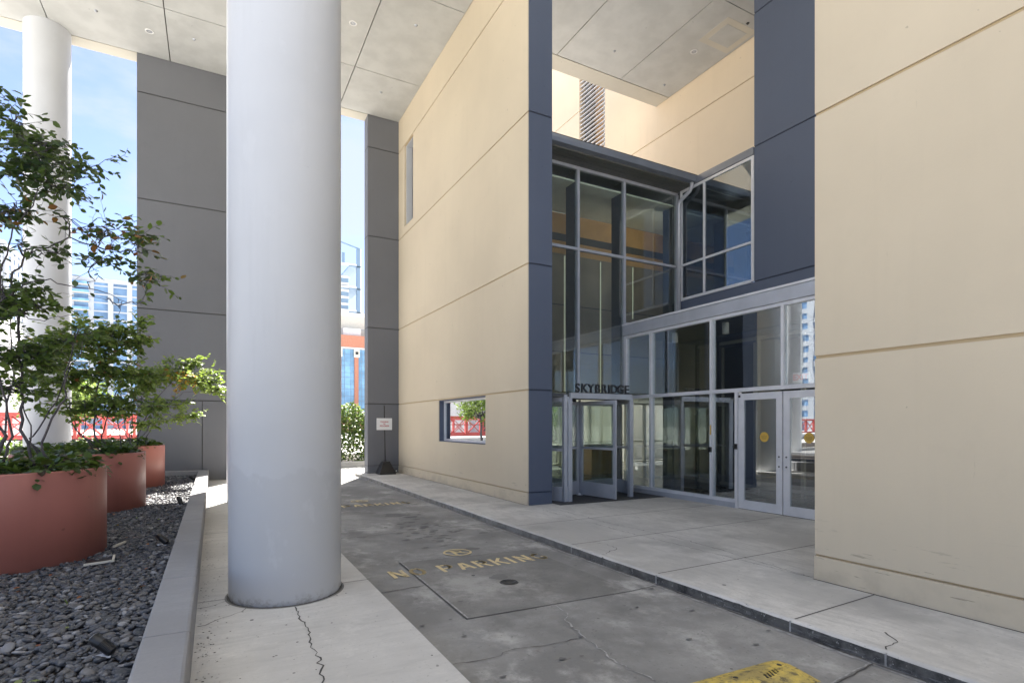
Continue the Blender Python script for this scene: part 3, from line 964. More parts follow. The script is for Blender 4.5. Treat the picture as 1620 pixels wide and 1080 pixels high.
h_.build('header', sf)
for y0, y1, z0, z1 in ((9.41, 10.2, .16, 2.165), (7.70, 9.35, .16, 2.165), (7.105, 7.64, .16, 2.165), (9.41, 10.2, 2.235, 3.60), (7.70, 9.35, 2.235, 3.60), (6.15, 7.64, 2.235, 3.60), (5.15, 6.09, 2.235, 3.60), (3.46, 5.09, 2.235, 3.6), (3.46, 5.09, .0, 2.165)):
    p_ = MB(); p_.box(XS + .02, XS + .03, y0, y1, z0, z1, M['glassfront']); p_.build('glass_pane', sf)
a = MB(); a.box(XS - .034, XS - .03, 7.655, 7.685, 1.36, 1.55, M['gold']); a.build('yellow_sticker', sf)
a = MB(); a.box(XS - .06, XS - .03, 7.64, 7.70, 1.02, 1.12, M['black']); a.build('card_reader', sf)
a = MB(); a.box(XS - .06, XS - .036, 7.04, 7.09, 1.10, 1.2, M['black']); a.build('card_reader', sf)
# vestibule interior
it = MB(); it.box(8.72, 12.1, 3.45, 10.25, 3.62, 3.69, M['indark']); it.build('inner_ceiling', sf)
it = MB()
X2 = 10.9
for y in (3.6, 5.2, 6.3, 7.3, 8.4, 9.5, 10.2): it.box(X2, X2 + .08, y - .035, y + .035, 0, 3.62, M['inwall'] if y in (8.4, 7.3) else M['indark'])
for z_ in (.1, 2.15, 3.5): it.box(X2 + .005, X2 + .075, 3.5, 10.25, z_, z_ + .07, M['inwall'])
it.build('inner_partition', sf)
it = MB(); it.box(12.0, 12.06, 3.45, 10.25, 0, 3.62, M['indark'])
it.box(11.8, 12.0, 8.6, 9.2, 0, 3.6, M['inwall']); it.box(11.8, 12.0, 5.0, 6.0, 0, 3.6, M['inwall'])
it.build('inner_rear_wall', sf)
for y, lb in ((8.17, 'short white cylinder ceiling lamp seen through the glass above the doors, right one'), (9.63, 'short white cylinder ceiling lamp seen through the glass, left one')):
    x = 9.12
    yy = y * x / 9.6
    t_ = thing('cylinder_lamp', (x, yy, 3.62), lb, 'ceiling lamp', 'white cylinder lamps inside the entrance')
    a = MB(); a.lathe((x, yy, 3.4), [(.0001, .03), (.055, .03), (.06, 0), (.065, 0), (.065, .22), (.0001, .22)], M['white'], 24); a.build('lamp_shade', t_)
# exit sign
t_ = thing('exit_sign', (9.6, 6.46, 2.36), 'small exit sign with red letters hanging behind the glass over the doors', 'exit sign')
a = MB(); a.box(9.6, 9.64, 6.30, 6.62, 2.34, 2.53, M['exitlit']); a.build('sign_box', t_)
a = MB(); a.box(9.61, 9.63, 6.45, 6.47, 2.53, 3.62, M['white']); a.build('hanger', t_)

def text_mesh(txt, size, m, extr=.004, bold=0.0, spacing=1.0):
    c = bpy.data.curves.new('tmp', 'FONT')
    c.body = txt; c.size = size; c.extrude = extr; c.offset = bold; c.align_x = 'CENTER'; c.align_y = 'CENTER'; c.space_character = spacing
    o = bpy.data.objects.new('tmp', c); COL.objects.link(o)
    dg = bpy.context.evaluated_depsgraph_get()
    me = bpy.data.meshes.new_from_object(o.evaluated_get(dg))
    bpy.data.objects.remove(o)
    me.materials.clear(); me.materials.append(m)
    return me
def place_text(name, txt, size, m, world_m, parent=None, **kw):
    me = text_mesh(txt, size, m, **kw)
    me.transform(world_m)
    if parent is not None:
        p = parent
        while p.name not in ORG: p = p.parent
        me.transform(Matrix.Translation(-ORG[p.name]))
    o = bpy.data.objects.new(name, me); COL.objects.link(o)
    if parent is not None: o.parent = parent
    return o
# facing -x: text right = -y, up = z, normal = -x
MX = Matrix(((0, 0, -1, 0), (-1, 0, 0, 0), (0, 1, 0, 0), (0, 0, 0, 1)))
# facing -y: right = +x, up z, normal -y
MY = Matrix(((1, 0, 0, 0), (0, 0, -1, 0), (0, 1, 0, 0), (0, 0, 0, 1)))
place_text('exit_text', 'EXIT', .15, M['exitred'], Matrix.Translation((9.597, 6.46, 2.435)) @ MX, t_, bold=.003)

# ------------------------------------------------------------------ glass double doors
def glass_door(y0, y1, lb, grp='glass double doors'):
    t_ = thing('glass_door', (XS, (y0 + y1) / 2, 0), lb, 'door', grp)
    a = MB(); x0, x1 = XS - .02, XS + .03
    s = .12
    a.box(x0, x1, y0, y0 + s, .008, 2.13, M['alu2'], bev=.004); a.box(x0, x1, y1 - s, y1, .008, 2.13, M['alu2'], bev=.004)
    a.box(x0 + .002, x1 - .002, y0 + s, y1 - s, 2.01, 2.13, M['alu2']); a.box(x0 + .002, x1 - .002, y0 + s, y1 - s, .008, .17, M['alu2'])
    a.build('door_frame', t_)
    a = MB(); a.box(XS, XS + .01, y0 + s, y1 - s, .17, 2.01, M['glassdoor']); a.build('door_pane', t_)
    return t_
d1 = glass_door(6.125, 7.03, 'left leaf of the white framed glass double doors with a round gold sticker')
d2 = glass_door(5.16, 6.105, 'right leaf of the glass double doors half hidden by the beige wall')
for d_, yc in ((d1, 6.49), (d2, 5.65)):
    a = MB(); n = 40
    a.add([(XS - .006, yc + .088 * math.cos(2 * math.pi * k / n), 1.337 + .088 * math.sin(2 * math.pi * k / n)) for k in range(n)] +
          [(XS - .002, yc + .088 * math.cos(2 * math.pi * k / n), 1.337 + .088 * math.sin(2 * math.pi * k / n)) for k in range(n)],
          [tuple(range(n)), tuple(reversed(range(n, 2 * n)))] + [(k, n + k, n + (k + 1) % n, (k + 1) % n) for k in range(n)], M['gold'])
    st = a.build('gold_sticker', d_)
    a = MB()
    for i, (z_, w) in enumerate(((1.375, .02), (1.352, .06), (1.333, .055), (1.315, .058), (1.297, .04))):
        a.box(XS - .0075, XS - .0062, yc - w, yc + w, z_, z_ + .006, M['golddark'])
    a.build('sticker_print', st)
for d_, ys_ in ((d1, (6.185,)), (d2, (6.045,))):
    for y in ys_:
        a = MB()
        for z_ in (.83, 1.0):
            a.tube([(XS - .02, y, z_), (XS - .03, y, z_)], .014, M['darkmetal'], 10)
        a.build('handle_mount', d_)
a = MB(); a.box(XS - .03, XS - .02, 6.98, 7.02, 2.06, 2.1, M['black']); a.build('hinge', d1)

# ------------------------------------------------------------------ revolving door
RC = (7.11, 10.0); RR = 1.13
rv = thing('revolving_door', (RC[0], RC[1], 0), 'blue grey metal revolving door in the entrance corner', 'revolving door')
a = MB()
x0, x1, yf = 6.31, 7.915, 9.19
a.box(x0, x1, yf, yf + .05, 2.09, 2.20, A)
a.prism([(5.88, yf + .06), (x0, yf + .052), (x1, yf + .052), (8.25, 9.6), (8.25, 10.28), (5.88, 10.28)], 2.12, 2.19, M['indark'])
a.build('canopy_fascia', rv)
def arc_wall(mb, a0, a1, r, z0, z1, th, m, n=16):
    for i in range(n):
        t0 = a0 + (a1 - a0) * i / n; t1 = a0 + (a1 - a0) * (i + 1) / n
        p = [(RC[0] + q * math.cos(t), RC[1] + q * math.sin(t)) for q, t in ((r, t0), (r, t1), (r + th, t1), (r + th, t0))]
        mb.prism(p, z0, z1, m)
for sgn in (1, -1):
    if sgn == 1: a0, a1 = R(-44), R(40)
    else: a0, a1 = R(180 - 40), R(180 + 44)
    a = MB(); arc_wall(a, a0, a1, RR, .30, 2.02, .012, M['glass']); a.build('drum_glass', rv)
    a = MB(); arc_wall(a, a0, a1, RR - .015, .01, .30, .04, A); arc_wall(a, a0, a1, RR - .015, 2.02, 2.12, .04, A); arc_wall(a, a0, a1, RR - .01, 1.02, 1.07, .03, A)
    a.build('drum_rail', rv)
for x in (6.315, 7.90):
    a = MB(); a.box(x - .045, x + .045, yf, yf + .09, 0, 2.09, A, bev=.004)
    if x < 7: a.box(x - .13, x - .055, yf + .03, yf + .12, 0, 2.16, A, bev=.004)
    a.build('post', rv)
a = MB(); a.tube([(RC[0], RC[1], .0), (RC[0], RC[1], 2.1)], .028, A, 16); a.lathe((RC[0], RC[1], 0), [(.0001, .05), (.06, .05), (.07, .02), (.07, 0)], M['alu2'], 20); a.build('centre_shaft', rv)
for k in range(4):
    ang = R(-83 + 90 * k)
    dx, dy = math.cos(ang), math.sin(ang)
    def bar(mb, r0, r1, z0, z1, th, m):
        rm = (r0 + r1) / 2
        mb.obox((RC[0] + dx * rm, RC[1] + dy * rm, (z0 + z1) / 2), r1 - r0, th, z1 - z0, ang, m)
    a = MB()
    bar(a, .03, .10, .03, 2.06, .045, A); bar(a, 1.03, 1.10, .03, 2.06, .045, A)
    bar(a, .10, 1.03, .031, .32, .042, A); bar(a, .10, 1.03, 1.98, 2.059, .042, A)
    wo_ = a.build('door_wing', rv)
    a = MB(); bar(a, .10, 1.03, .32, 1.98, .01, M['glass']); a.build('wing_glass', wo_)
    a = MB(); bar(a, .08, 1.04, 1.03, 1.075, .06, A); a.build('push_bar', wo_)
a = MB()
a.prism([(5.9, 8.92), (8.56, 8.88), (8.56, 10.28), (5.9, 10.28)], .001, .009, M['black'])
mt = NT('ribbed_mat')
mt.base(mt.mix(mt.ramp(mt.math('SINE', mt.math('MULTIPLY', mt.sep(mt.pos())[1], 160)), -1, 1), (.03, .032, .035), (.075, .075, .08))); mt.rough(.8)
a.mats = [mt.m]
tag(a.build('door_mat'), 'dark ribbed entrance mat under the revolving door', 'mat')
# SKYBRIDGE letters
t_ = thing('entrance_sign', (8.0, yf + .03, 2.21), 'dark metal letters reading SKYBRIDGE standing on the revolving door canopy', 'sign')
word = 'SKYBRIDGE'
xs0, xs1 = 6.42, 7.86
cw = [.66, .68, .68, .67, .69, .34, .70, .74, .60]
tot = sum(cw); cur = xs0
for ch, w in zip(word, cw):
    cwid = (xs1 - xs0) * w / tot
    place_text('letter', ch, .25, M['darkmetal'], Matrix.Translation((cur + cwid / 2, yf + .03, 2.295)) @ MY, t_, extr=.018, bold=.004)
    cur += cwid
a = MB(); a.box(xs0 - .05, xs1 + .03, yf + .005, yf + .05, 2.20, 2.212, M['darkmetal']); a.build('rail', t_)

# ------------------------------------------------------------------ columns
def column(x, y, r, label):
    a = MB()
    a.lathe((x, y, 0), [(r - .012, -.15), (r - .012, .012), (r, .03), (r, 6), (r, CZ + .02)], M['column'], 96)
    tag(a.build('concrete_column'), label, 'column', 'round columns carrying the ceiling')
column(.60, 5.54, .487, 'thick round pale grey column in the foreground standing on the walkway')
column(.712, 12.4, .487, 'round pale column directly behind the foreground column')
column(-8.3, 17.69, .47, 'round column beyond the left edge, mirrored in the glass of the right door')
column(-3.66, 17.69, .47, 'tall round cream column at the far left behind the tall shrub')

# ------------------------------------------------------------------ planter pots
POTS = [(-1.93, 7.45, .89), (-1.90, 11.25, .88), (-1.86, 14.85, .88)]
plabels = ['large round terracotta red planter nearest, cut by the left edge', 'middle round terracotta planter between two others', 'farthest round terracotta planter near the grey wall']
for (x, y, r), lb in zip(POTS, plabels):
    t_ = thing('round_planter', (x, y, .17), lb, 'planter', 'round terracotta planters on the pebble bed')
    a = MB()
    a.lathe((x, y, .17), [(r - .02, 0), (r, .01), (r, .915), (r - .006, .93), (r - .035, .93), (r - .042, .92), (r - .042, .83)], M['rust'], 96)
    a.build('pot', t_)
    a = MB()
    a.lathe((x, y, .17), [(r - .043, .84), (r * .5, .87), (.001, .89)], M['soil'], 48); a.build('soil', t_)

LEAF = np.array([(0, 0, 0), (-.30, .30, .06), (-.27, .68, .05), (0, 1.0, -.06), (.27, .68, .05), (.30, .30, .06), (0, .33, 0), (0, .68, -.01)])
LEAF_F = [(0, 6, 1), (0, 5, 6), (1, 6, 7, 2), (6, 5, 4, 7), (2, 7, 3), (7, 4, 3)]
def leaves_mesh(name, pos, dirs, nrm, size, mats, midx, parent, width=1.0):
    n = len(pos)
    d = dirs / np.linalg.norm(dirs, axis=1, keepdims=True)
    s_ = np.cross(d, nrm); s_ /= np.linalg.norm(s_, axis=1, keepdims=True) + 1e-9
    u = np.cross(s_, d)
    curl = rng.uniform(-.6, 1.6, n)
    L = np.repeat(LEAF[None], n, 0).copy()
    L[..., 2] *= curl[:, None]
    L[..., 0] *= width
    L *= size[:, None, None]
    V = pos[:, None] + L[..., :1] * s_[:, None] + L[..., 1:2] * d[:, None] + L[..., 2:] * u[:, None]
    org = Vector((0, 0, 0)); p = parent
    while p is not None:
        if p.name in ORG: org = ORG[p.name]; break
        p = p.parent
    V = V.reshape(-1, 3) - np.array(org)
    faces = []; mi = []
    for i in range(n):
        o = i * 8
        for f in LEAF_F: faces.append(tuple(o + k for k in f)); mi.append(int(midx[i]))
    me = bpy.data.meshes.new(name)
    me.from_pydata(V.tolist(), [], faces)
    for m in mats: me.materials.append(m)
    me.polygons.foreach_set('material_index', mi)
    me.polygons.foreach_set('use_smooth', [True] * len(faces))
    me.update()
    o = bpy.data.objects.new(name, me); COL.objects.link(o)
    if parent is not None: o.parent = parent
    return o

def rv3(s=1.0): return Vector((random.gauss(0, s), random.gauss(0, s), random.gauss(0, s)))
def curve_pts(a, b, sag, n, jit):
    a, b = Vector(a), Vector(b)
    mid = (a + b) / 2 + Vector(sag)
    out = []
    for i in range(n + 1):
        t_ = i / n
        p = a * (1 - t_) ** 2 + mid * 2 * t_ * (1 - t_) + b * t_ ** 2
        if 0 < i < n: p = p + rv3(jit)
        out.append(p)
    return out

def shrub(name, base, label, stems, blobs, lsize, mats, pick, seed, group):
    """stems: list of point lists; blobs: (centre, radii, twigs, bare)"""
    random.seed(seed)
    t_ = thing(name, base, label, 'shrub', group)
    wd = MB()
    skel = []
    for st, r0 in stems:
        pts = []
        for i in range(len(st) - 1):
            seg = curve_pts(st[i], st[i + 1], rv3(.03), 5, .008)
            pts += seg if i == 0 else seg[1:]
        rs = [r0 * (1 - .72 * i / (len(pts) - 1)) for i in range(len(pts))]
        wd.tube(pts, [q * .62 for q in rs], M['bark'], 8)
        skel += [(p, r) for p, r in zip(pts, rs)]
    P_, D_, N_, S_, I_ = [], [], [], [], []
    def twig(p, q, r, nleaf):
        pts = curve_pts(p, q, rv3(.03), 4, .008)
        wd.tube(pts, [r, r * .8, r * .65, r * .5, .0012], M['bark'], 4, caps=False)
        L = (pts[-1] - pts[0]).length
        for k in range(nleaf):
            t0 = .15 + .85 * (k + random.random() * .5) / nleaf
            t0 = min(t0, 1)
            i = min(int(t0 * 4), 3); f_ = t0 * 4 - i
            pp = pts[i].lerp(pts[i + 1], f_)
            d0 = (pts[i + 1] - pts[i]).normalized()
            side = d0.cross(Vector((0, 0, 1)))
            if side.length < .1: side = Vector((1, 0, 0))
            side.normalize()
            sgn = 1 if k % 2 else -1
            dd = (d0 * .7 + side * sgn * random.uniform(.4, 1) + Vector((0, 0, random.uniform(-.7, .25))) + rv3(.2))
            nn = Vector((0, 0, 1)) + rv3(.45)
            P_.append(pp[:]); D_.append(dd[:]); N_.append(nn[:]); S_.append(lsize * random.uniform(.55, 1.15)); I_.append(pick(pp))
    for c, rad, ntw, nl in blobs:
        c = Vector(c)
        # limb from the nearest skeleton point below
        best = min(skel, key=lambda s_: (s_[0] - c).length + max(0, s_[0].z - c.z) * 1.5)
        limb = curve_pts(best[0], c + rv3(.05), (0, 0, random.uniform(-.02, .12) * (c - best[0]).length * 2), 7, .02)
        r0 = min(best[1] * .8, .012)
        rs = [r0 * (1 - .6 * i / 7) for i in range(8)]
        wd.tube(limb, rs, M['bark'], 5)
        nodes = [(p, r) for p, r in zip(limb, rs)][3:]
        skel += list(zip(limb, rs))
        for _ in range(max(3, ntw // 7)):
            dv = Vector((random.gauss(0, 1), random.gauss(0, 1), random.gauss(0, .8))).normalized() * random.uniform(.4, .95)
            e_ = c + Vector((dv.x * rad[0], dv.y * rad[1], dv.z * rad[2]))
            b0 = random.choice(nodes[:4])
            sb_ = curve_pts(b0[0], e_, rv3(.05), 5, .015)
            wd.tube(sb_, [.006, .005, .0045, .004, .003, .002], M['bark'], 4, caps=False)
            nodes += [(p, .004) for p in sb_[2:]]
        for _ in range(ntw):
            b0 = random.choice(nodes[2:])
            outd = (b0[0] - c); 
            if outd.length < .01: outd = rv3()
            dv = (outd.normalized() * .6 + rv3(.6)); dv.z *= .55; dv.normalize()
            q = b0[0] + dv * random.uniform(.14, .38)
            twig(b0[0], q, .003, random.randint(max(1, nl - 2), nl + 2) if nl else 0)
    wd.build('stem', t_)
    leaves_mesh('foliage', np.array(P_), np.array(D_), np.array(N_), np.array(S_), mats, I_, t_)
    return t_

SG = 'shrubs growing in the round planters'
# ---- near tall shrub
bx, by, bz = -1.93, 7.45, 1.05
def at(px, py, y):
    u = (px - 810) / 872; v = (672 - py) / 872
    dx = math.sin(YAW) + u * math.cos(YAW); dy = math.cos(YAW) - u * math.sin(YAW)
    k = y / dy
    return (dx * k, y, 1.55 + v * k)
def pick1(p):
    r = random.random()
    if p.z > 2.9:
        if p.x > -.9 and p.z < 3.75: return 2 if r < .22 else (1 if r < .55 else 0)
        if 3.35 < p.z < 3.75: return 2 if r < .2 else 0
        return 0 if r < .93 else 1
    return 1 if r < .8 else 0
stems1 = [
    ([(-1.45, 7.3, bz), at(66, 700, 7.25), at(95, 640, 7.15), at(102, 590, 7.1), at(125, 520, 7.0)], .022),
    ([(-1.62, 7.4, bz), at(32, 680, 7.4), at(36, 600, 7.4), at(30, 500, 7.3), at(20, 430, 7.2), at(40, 395, 7.1), at(110, 375, 7.0), at(180, 395, 6.95), at(235, 400, 6.9)], .026),
    ([(-1.55, 7.5, bz), at(48, 700, 7.5), at(52, 690, 7.5), at(95, 620, 7.3), at(112, 575, 7.1), at(130, 540, 7.0)], .017),
    ([(-1.5, 7.6, bz), at(48, 700, 7.6), at(38, 650, 7.6), at(34, 560, 7.6), at(26, 480, 7.6), at(28, 440, 7.7)], .014),
    ([(-1.95, 7.2, bz), at(10, 690, 7.0), at(-12, 640, 6.9), at(-10, 540, 6.9), at(0, 430, 6.8), at(20, 360, 6.8), at(60, 300, 6.7)], .026),
    ([(-2.1, 7.6, bz), at(8, 690, 7.9), at(22, 600, 7.9), at(10, 480, 7.9), at(-20, 380, 7.8)], .02),
    ([(-1.8, 7.1, bz), at(20, 690, 7.1), at(0, 600, 7.0), at(-40, 500, 6.9), at(-60, 350, 6.9)], .022),
    ([at(0, 478, 7.0), at(40, 448, 6.9), at(80, 441, 6.9), at(130, 455, 6.85), at(180, 468, 6.8), at(225, 480, 6.8)], .012),
    ([at(0, 502, 7.0), at(40, 500, 7.0), at(70, 508, 6.95), at(110, 498, 6.9), at(150, 505, 6.85)], .009),
]
blobs1 = [
    (at(30, 200, 6.9), (.42, .5, .22), 46, 7), (at(75, 235, 6.8), (.38, .5, .24), 46, 7), (at(15, 275, 6.9), (.45, .5, .28), 54, 7), (at(90, 290, 6.8), (.35, .4, .18), 34, 6),
    (at(120, 255, 6.7), (.28, .35, .16), 20, 6), (at(40, 330, 6.9), (.4, .5, .2), 22, 5), (at(110, 350, 6.9), (.4, .4, .14), 20, 4),
    (at(165, 370, 6.9), (.28, .3, .15), 22, 5), (at(215, 385, 6.9), (.22, .25, .16), 24, 6), (at(240, 425, 6.85), (.16, .2, .16), 20, 6), (at(150, 415, 6.9), (.3, .3, .14), 16, 5),
    (at(60, 400, 7.0), (.38, .4, .15), 14, 5), (at(10, 390, 7.0), (.3, .4, .25), 16, 5),
    (at(-10, 470, 7.1), (.45, .5, .3), 50, 8), (at(45, 490, 7.2), (.32, .4, .2), 36, 8), (at(10, 560, 7.3), (.4, .5, .28), 56, 8), (at(60, 560, 7.3), (.3, .4, .2), 34, 8),
    (at(30, 615, 7.3), (.35, .4, .2), 40, 8), (at(110, 535, 7.1), (.25, .3, .15), 22, 7), (at(-30, 330, 7.0), (.5, .6, .5), 50, 8), (at(-60, 550, 7.2), (.5, .6, .5), 50, 8),
    (at(190, 475, 6.8), (.25, .2, .1), 5, 1), (at(10, 175, 6.8), (.25, .3, .15), 12, 4),
]
shrub('potted_shrub', (bx, by, bz), 'tall dark multi stemmed shrub with russet leaf tips rising from the nearest planter', stems1, [(c_, r_, int(n_ * (0.9 if c_[2] > 2.9 else 1.0)), k_) for c_, r_, n_, k_ in blobs1], .082,
      [M['leafdark'], M['leafmid'], M['leafrust']], pick1, 5, SG)
# ---- middle shrub
def pick2(p):
    r = random.random()
    if r < .02: return 2
    return 0 if r < .45 else 1
Y2 = 11.1
stems2 = [
    ([(-1.35, 11.1, bz), at(128, 690, 11.0), at(110, 640, 11.0), at(95, 600, 11.0)], .018),
    ([(-1.5, 11.2, bz), at(150, 690, Y2), at(152, 620, Y2), at(165, 560, Y2), at(185, 520, Y2)], .03),
    ([(-1.5, 11.1, bz), at(132, 690, Y2), at(134, 640, Y2), at(142, 570, Y2)], .018),
    ([(-1.45, 11.3, bz), at(160, 690, 11.2), at(178, 640, 11.1), at(195, 590, 11.0), at(220, 550, 10.9)], .02),
    ([(-1.7, 11.3, bz), at(120, 680, 11.4), at(100, 620, 11.4), at(80, 570, 11.4)], .018),
    ([(-1.3, 11.3, bz), at(190, 690, 11.2), at(183, 640, 11.2), at(200, 600, 11.1)], .016),
    ([(-1.2, 11.2, bz), at(208, 690, 11.3), at(205, 640, 11.3), at(215, 600, 11.2)], .014),
]
blobs2 = [
    (at(85, 545, 11.2), (.42, .5, .25), 60, 9), (at(130, 525, 11.1), (.42, .5, .25), 60, 9), (at(180, 530, 11.0), (.42, .5, .25), 60, 9), (at(222, 525, 10.9), (.25, .4, .28), 40, 9),
    (at(95, 600, 11.1), (.42, .5, .25), 50, 9), (at(150, 590, 11.0), (.45, .5, .25), 64, 9), (at(205, 590, 11.0), (.4, .5, .25), 60, 9), (at(225, 640, 11.1), (.28, .4, .2), 34, 9),
    (at(185, 640, 11.1), (.35, .4, .18), 40, 9), (at(110, 640, 11.1), (.3, .4, .16), 26, 9), (at(160, 560, 11.3), (.5, .6, .3), 50, 9), (at(60, 580, 11.4), (.4, .5, .3), 40, 9), (at(240, 600, 10.9), (.15, .3, .2), 18, 8), (at(150, 650, 11.2), (.35, .4, .12), 26, 8),
]
shrub('potted_shrub', (-1.9, 11.25, bz), 'dense mid green leafy shrub growing from the middle planter', stems2, [(c_, r_, int(n_ * 1.2), k_) for c_, r_, n_, k_ in blobs2], .09,
      [M['leafmid'], M['leaflight'], M['leafrust']], pick2, 9, SG)
# ---- far shrub
def pick3(p):
    r = random.random()
    if -.9 < p.x < -.35 and 2.2 < p.z < 2.75 and r < .28: return 1
    return 0
Y3 = 14.8
stems3 = [
    ([(-1.5, 14.8, bz), at(218, 690, Y3), at(240, 640, Y3), at(275, 600, Y3), at(310, 575, Y3)], .024),
    ([(-1.45, 14.7, bz), at(225, 690, Y3), at(250, 650, 14.7), at(290, 620, 14.7), at(335, 620, 14.6)], .02),
    ([(-1.4, 14.9, bz), at(232, 690, Y3), at(262, 645, 14.9), at(300, 600, 14.9)], .018),
    ([(-1.7, 14.9, bz), at(205, 690, Y3), at(215, 640, Y3), at(250, 590, Y3)], .018),
    ([(-1.6, 14.9, bz), at(200, 690, 15), at(195, 640, 15), at(205, 590, 15)], .018),
]
blobs3 = [
    (at(255, 590, Y3), (.42, .5, .2), 44, 8), (at(285, 575, 14.8), (.3, .4, .16), 34, 8), (at(300, 600, 14.7), (.4, .5, .22), 44, 8), (at(322, 595, 14.6), (.25, .3, .22), 34, 8),
    (at(340, 620, 14.6), (.2, .3, .13), 30, 8), (at(265, 640, 14.7), (.4, .5, .2), 40, 8), (at(290, 655, 14.7), (.25, .4, .15), 26, 8), (at(240, 670, 14.7), (.3, .4, .14), 24, 8),
    (at(220, 600, Y3), (.4, .5, .3), 40, 8), (at(190, 620, 15), (.5, .5, .4), 46, 8), (at(303, 570, 14.6), (.12, .2, .08), 10, 8),
]
shrub('potted_shrub', (-1.86, 14.85, bz), 'light yellow green shrub with a few golden leaves leaning from the farthest planter', stems3, [(c_, r_, int(n_ * 1.6), k_) for c_, r_, n_, k_ in blobs3], .09,
      [M['leaflight'], M['leafgold']], pick3, 13, SG)

# ---- ivy
def ivy(x, y, r, label, n, seed):
    r_ = np.random.default_rng(seed)
    rr = (r - .03) * np.sqrt(r_.uniform(0, 1, n)); th = r_.uniform(0, 2 * np.pi, n)
    h = 1.04 + r_.uniform(0, .17, n) * (1 - .5 * (rr / r) ** 3)
    bump = .05 * np.sin(th * 5 + seed) + .04 * np.cos(th * 9)
    P_ = np.stack([x + rr * np.cos(th), y + rr * np.sin(th), h + bump], 1)
    D_ = np.stack([np.cos(th) + r_.normal(0, .8, n), np.sin(th) + r_.normal(0, .8, n), r_.normal(.1, .4, n)], 1)
    N_ = np.stack([r_.normal(0, .5, n), r_.normal(0, .5, n), np.ones(n)], 1)
    S_ = r_.uniform(.05, .115, n)
    k = n // 9
    th2 = r_.uniform(0, 2 * np.pi, k)
    cl_ = np.sin(th2 * 3 + seed) > -.2
    th2 = th2[cl_]; k = len(th2)
    rr2 = r + r_.uniform(-.03, .07, k)
    P2 = np.stack([x + rr2 * np.cos(th2), y + rr2 * np.sin(th2), 1.13 - r_.uniform(-.04, 1, k) ** 3 * .16], 1)
    D2 = np.stack([np.cos(th2) * .5, np.sin(th2) * .5, r_.uniform(-1, .3, k)], 1)
    N2 = np.stack([np.cos(th2), np.sin(th2), r_.uniform(.2, 1, k)], 1)
    S2 = r_.uniform(.04, .085, k)
    t_ = thing('ivy_plant', (x, y, 1.0), label, 'ivy', 'ivy filling the round planters')
    leaves_mesh('leaves', np.concatenate([P_, P2]), np.concatenate([D_, D2]), np.concatenate([N_, N2]), np.concatenate([S_, S2]), [M['ivy'], M['leafmid']],
                list((r_.uniform(0, 1, n + k) < .18).astype(int)), t_, width=1.5)
    a = MB()
    random.seed(seed)
    for _ in range(26):
        t0 = random.uniform(0, 6.28); q = random.uniform(.2, .8) * r
        p0 = Vector((x + q * math.cos(t0), y + q * math.sin(t0), 1.06)); p1 = p0 + Vector((random.uniform(-.4, .4), random.uniform(-.4, .4), random.uniform(.02, .16)))
        a.tube(curve_pts(p0, p1, (0, 0, .08), 4, .01), .003, M['bark'], 4, caps=False)
    a.build('vine', t_)
ivy(-1.93, 7.45, .85, 'low trailing ivy filling the nearest planter around the stems', 1500, 3)
ivy(-1.90, 11.25, .84, 'low trailing ivy with dark reddish leaves in the middle planter', 1300, 4)
ivy(-1.86, 14.85, .84, 'low trailing ivy spilling over the rim of the farthest planter', 1100, 5)

# fallen leaves on the pebbles
n = 70
px_ = rng.uniform(-2.2, -.42, n); py_ = rng.uniform(3.2, 13, n)
lf = leaves_mesh('leaf_litter', np.stack([px_, py_, np.full(n, .207)], 1), np.stack([rng.normal(0, 1, n), rng.normal(0, 1, n), rng.normal(0, .1, n)], 1),
                 np.stack([rng.normal(0, .25, n), rng.normal(0, .25, n), np.ones(n)], 1), rng.uniform(.03, .06, n), [M['leafrust'], M['leaflight']], list((rng.uniform(0, 1, n) < .3).astype(int)), None)
tag(lf, 'small fallen brown leaves scattered over the pebbles', 'leaf litter', kind='stuff')

# ------------------------------------------------------------------ garden spotlights
def spot(x, y, label, ang=R(150), tilt=R(35)):
    t_ = thing('garden_spotlight', (x, y, .18), label, 'garden light', 'black spotlights in the pebble bed')
    d = Vector((math.cos(ang) * math.cos(tilt), math.sin(ang) * math.cos(tilt), math.sin(tilt)))
    c = Vector((x, y, .255))
    a = MB(); n = 9
    pts = [c - d * .06, c - d * .055]; rs = [.02, .030]
    for i in range(n):
        q = -.05 + .075 * i / n
        pts += [c + d * q, c + d * (q + .003), c + d * (q + .005), c + d * (q + .0075)]; rs += [.030, .030, .034, .034]
    pts += [c + d * .03, c + d * .085]; rs += [.034, .034]
    a.tube(pts, rs, M['black'], 20); a.build('lamp_housing', t_)
    a = MB(); a.tube([c + d * .086, c + d * .088], .030, M['alu'], 20); a.build('lens', t_)
    a = MB(); a.tube([c - d * .03, (x, y, .19)], .008, M['black'], 8); a.build('bracket', t_)
    a = MB()
    bm_pts = [(x + .06 * math.cos(k * 1.05) * (1 if k % 2 else .55), y + .06 * math.sin(k * 1.05) * (1 if k % 2 else .55)) for k in range(6)]
    a.prism(bm_pts, .198, .206, M['alu2']); a.build('base_plate', t_)
spot(-.56, 3.98, 'black finned spotlight nearest the camera beside the kerb')
spot(-.50, 7.35, 'black spotlight beside the nearest planter and the kerb', R(140))
spot(-.50, 10.9, 'black spotlight in the sunlit strip of pebbles', R(120), R(50))
spot(-.45, 15.5, 'small black spotlight farthest away near the grey wall', R(150), R(30))
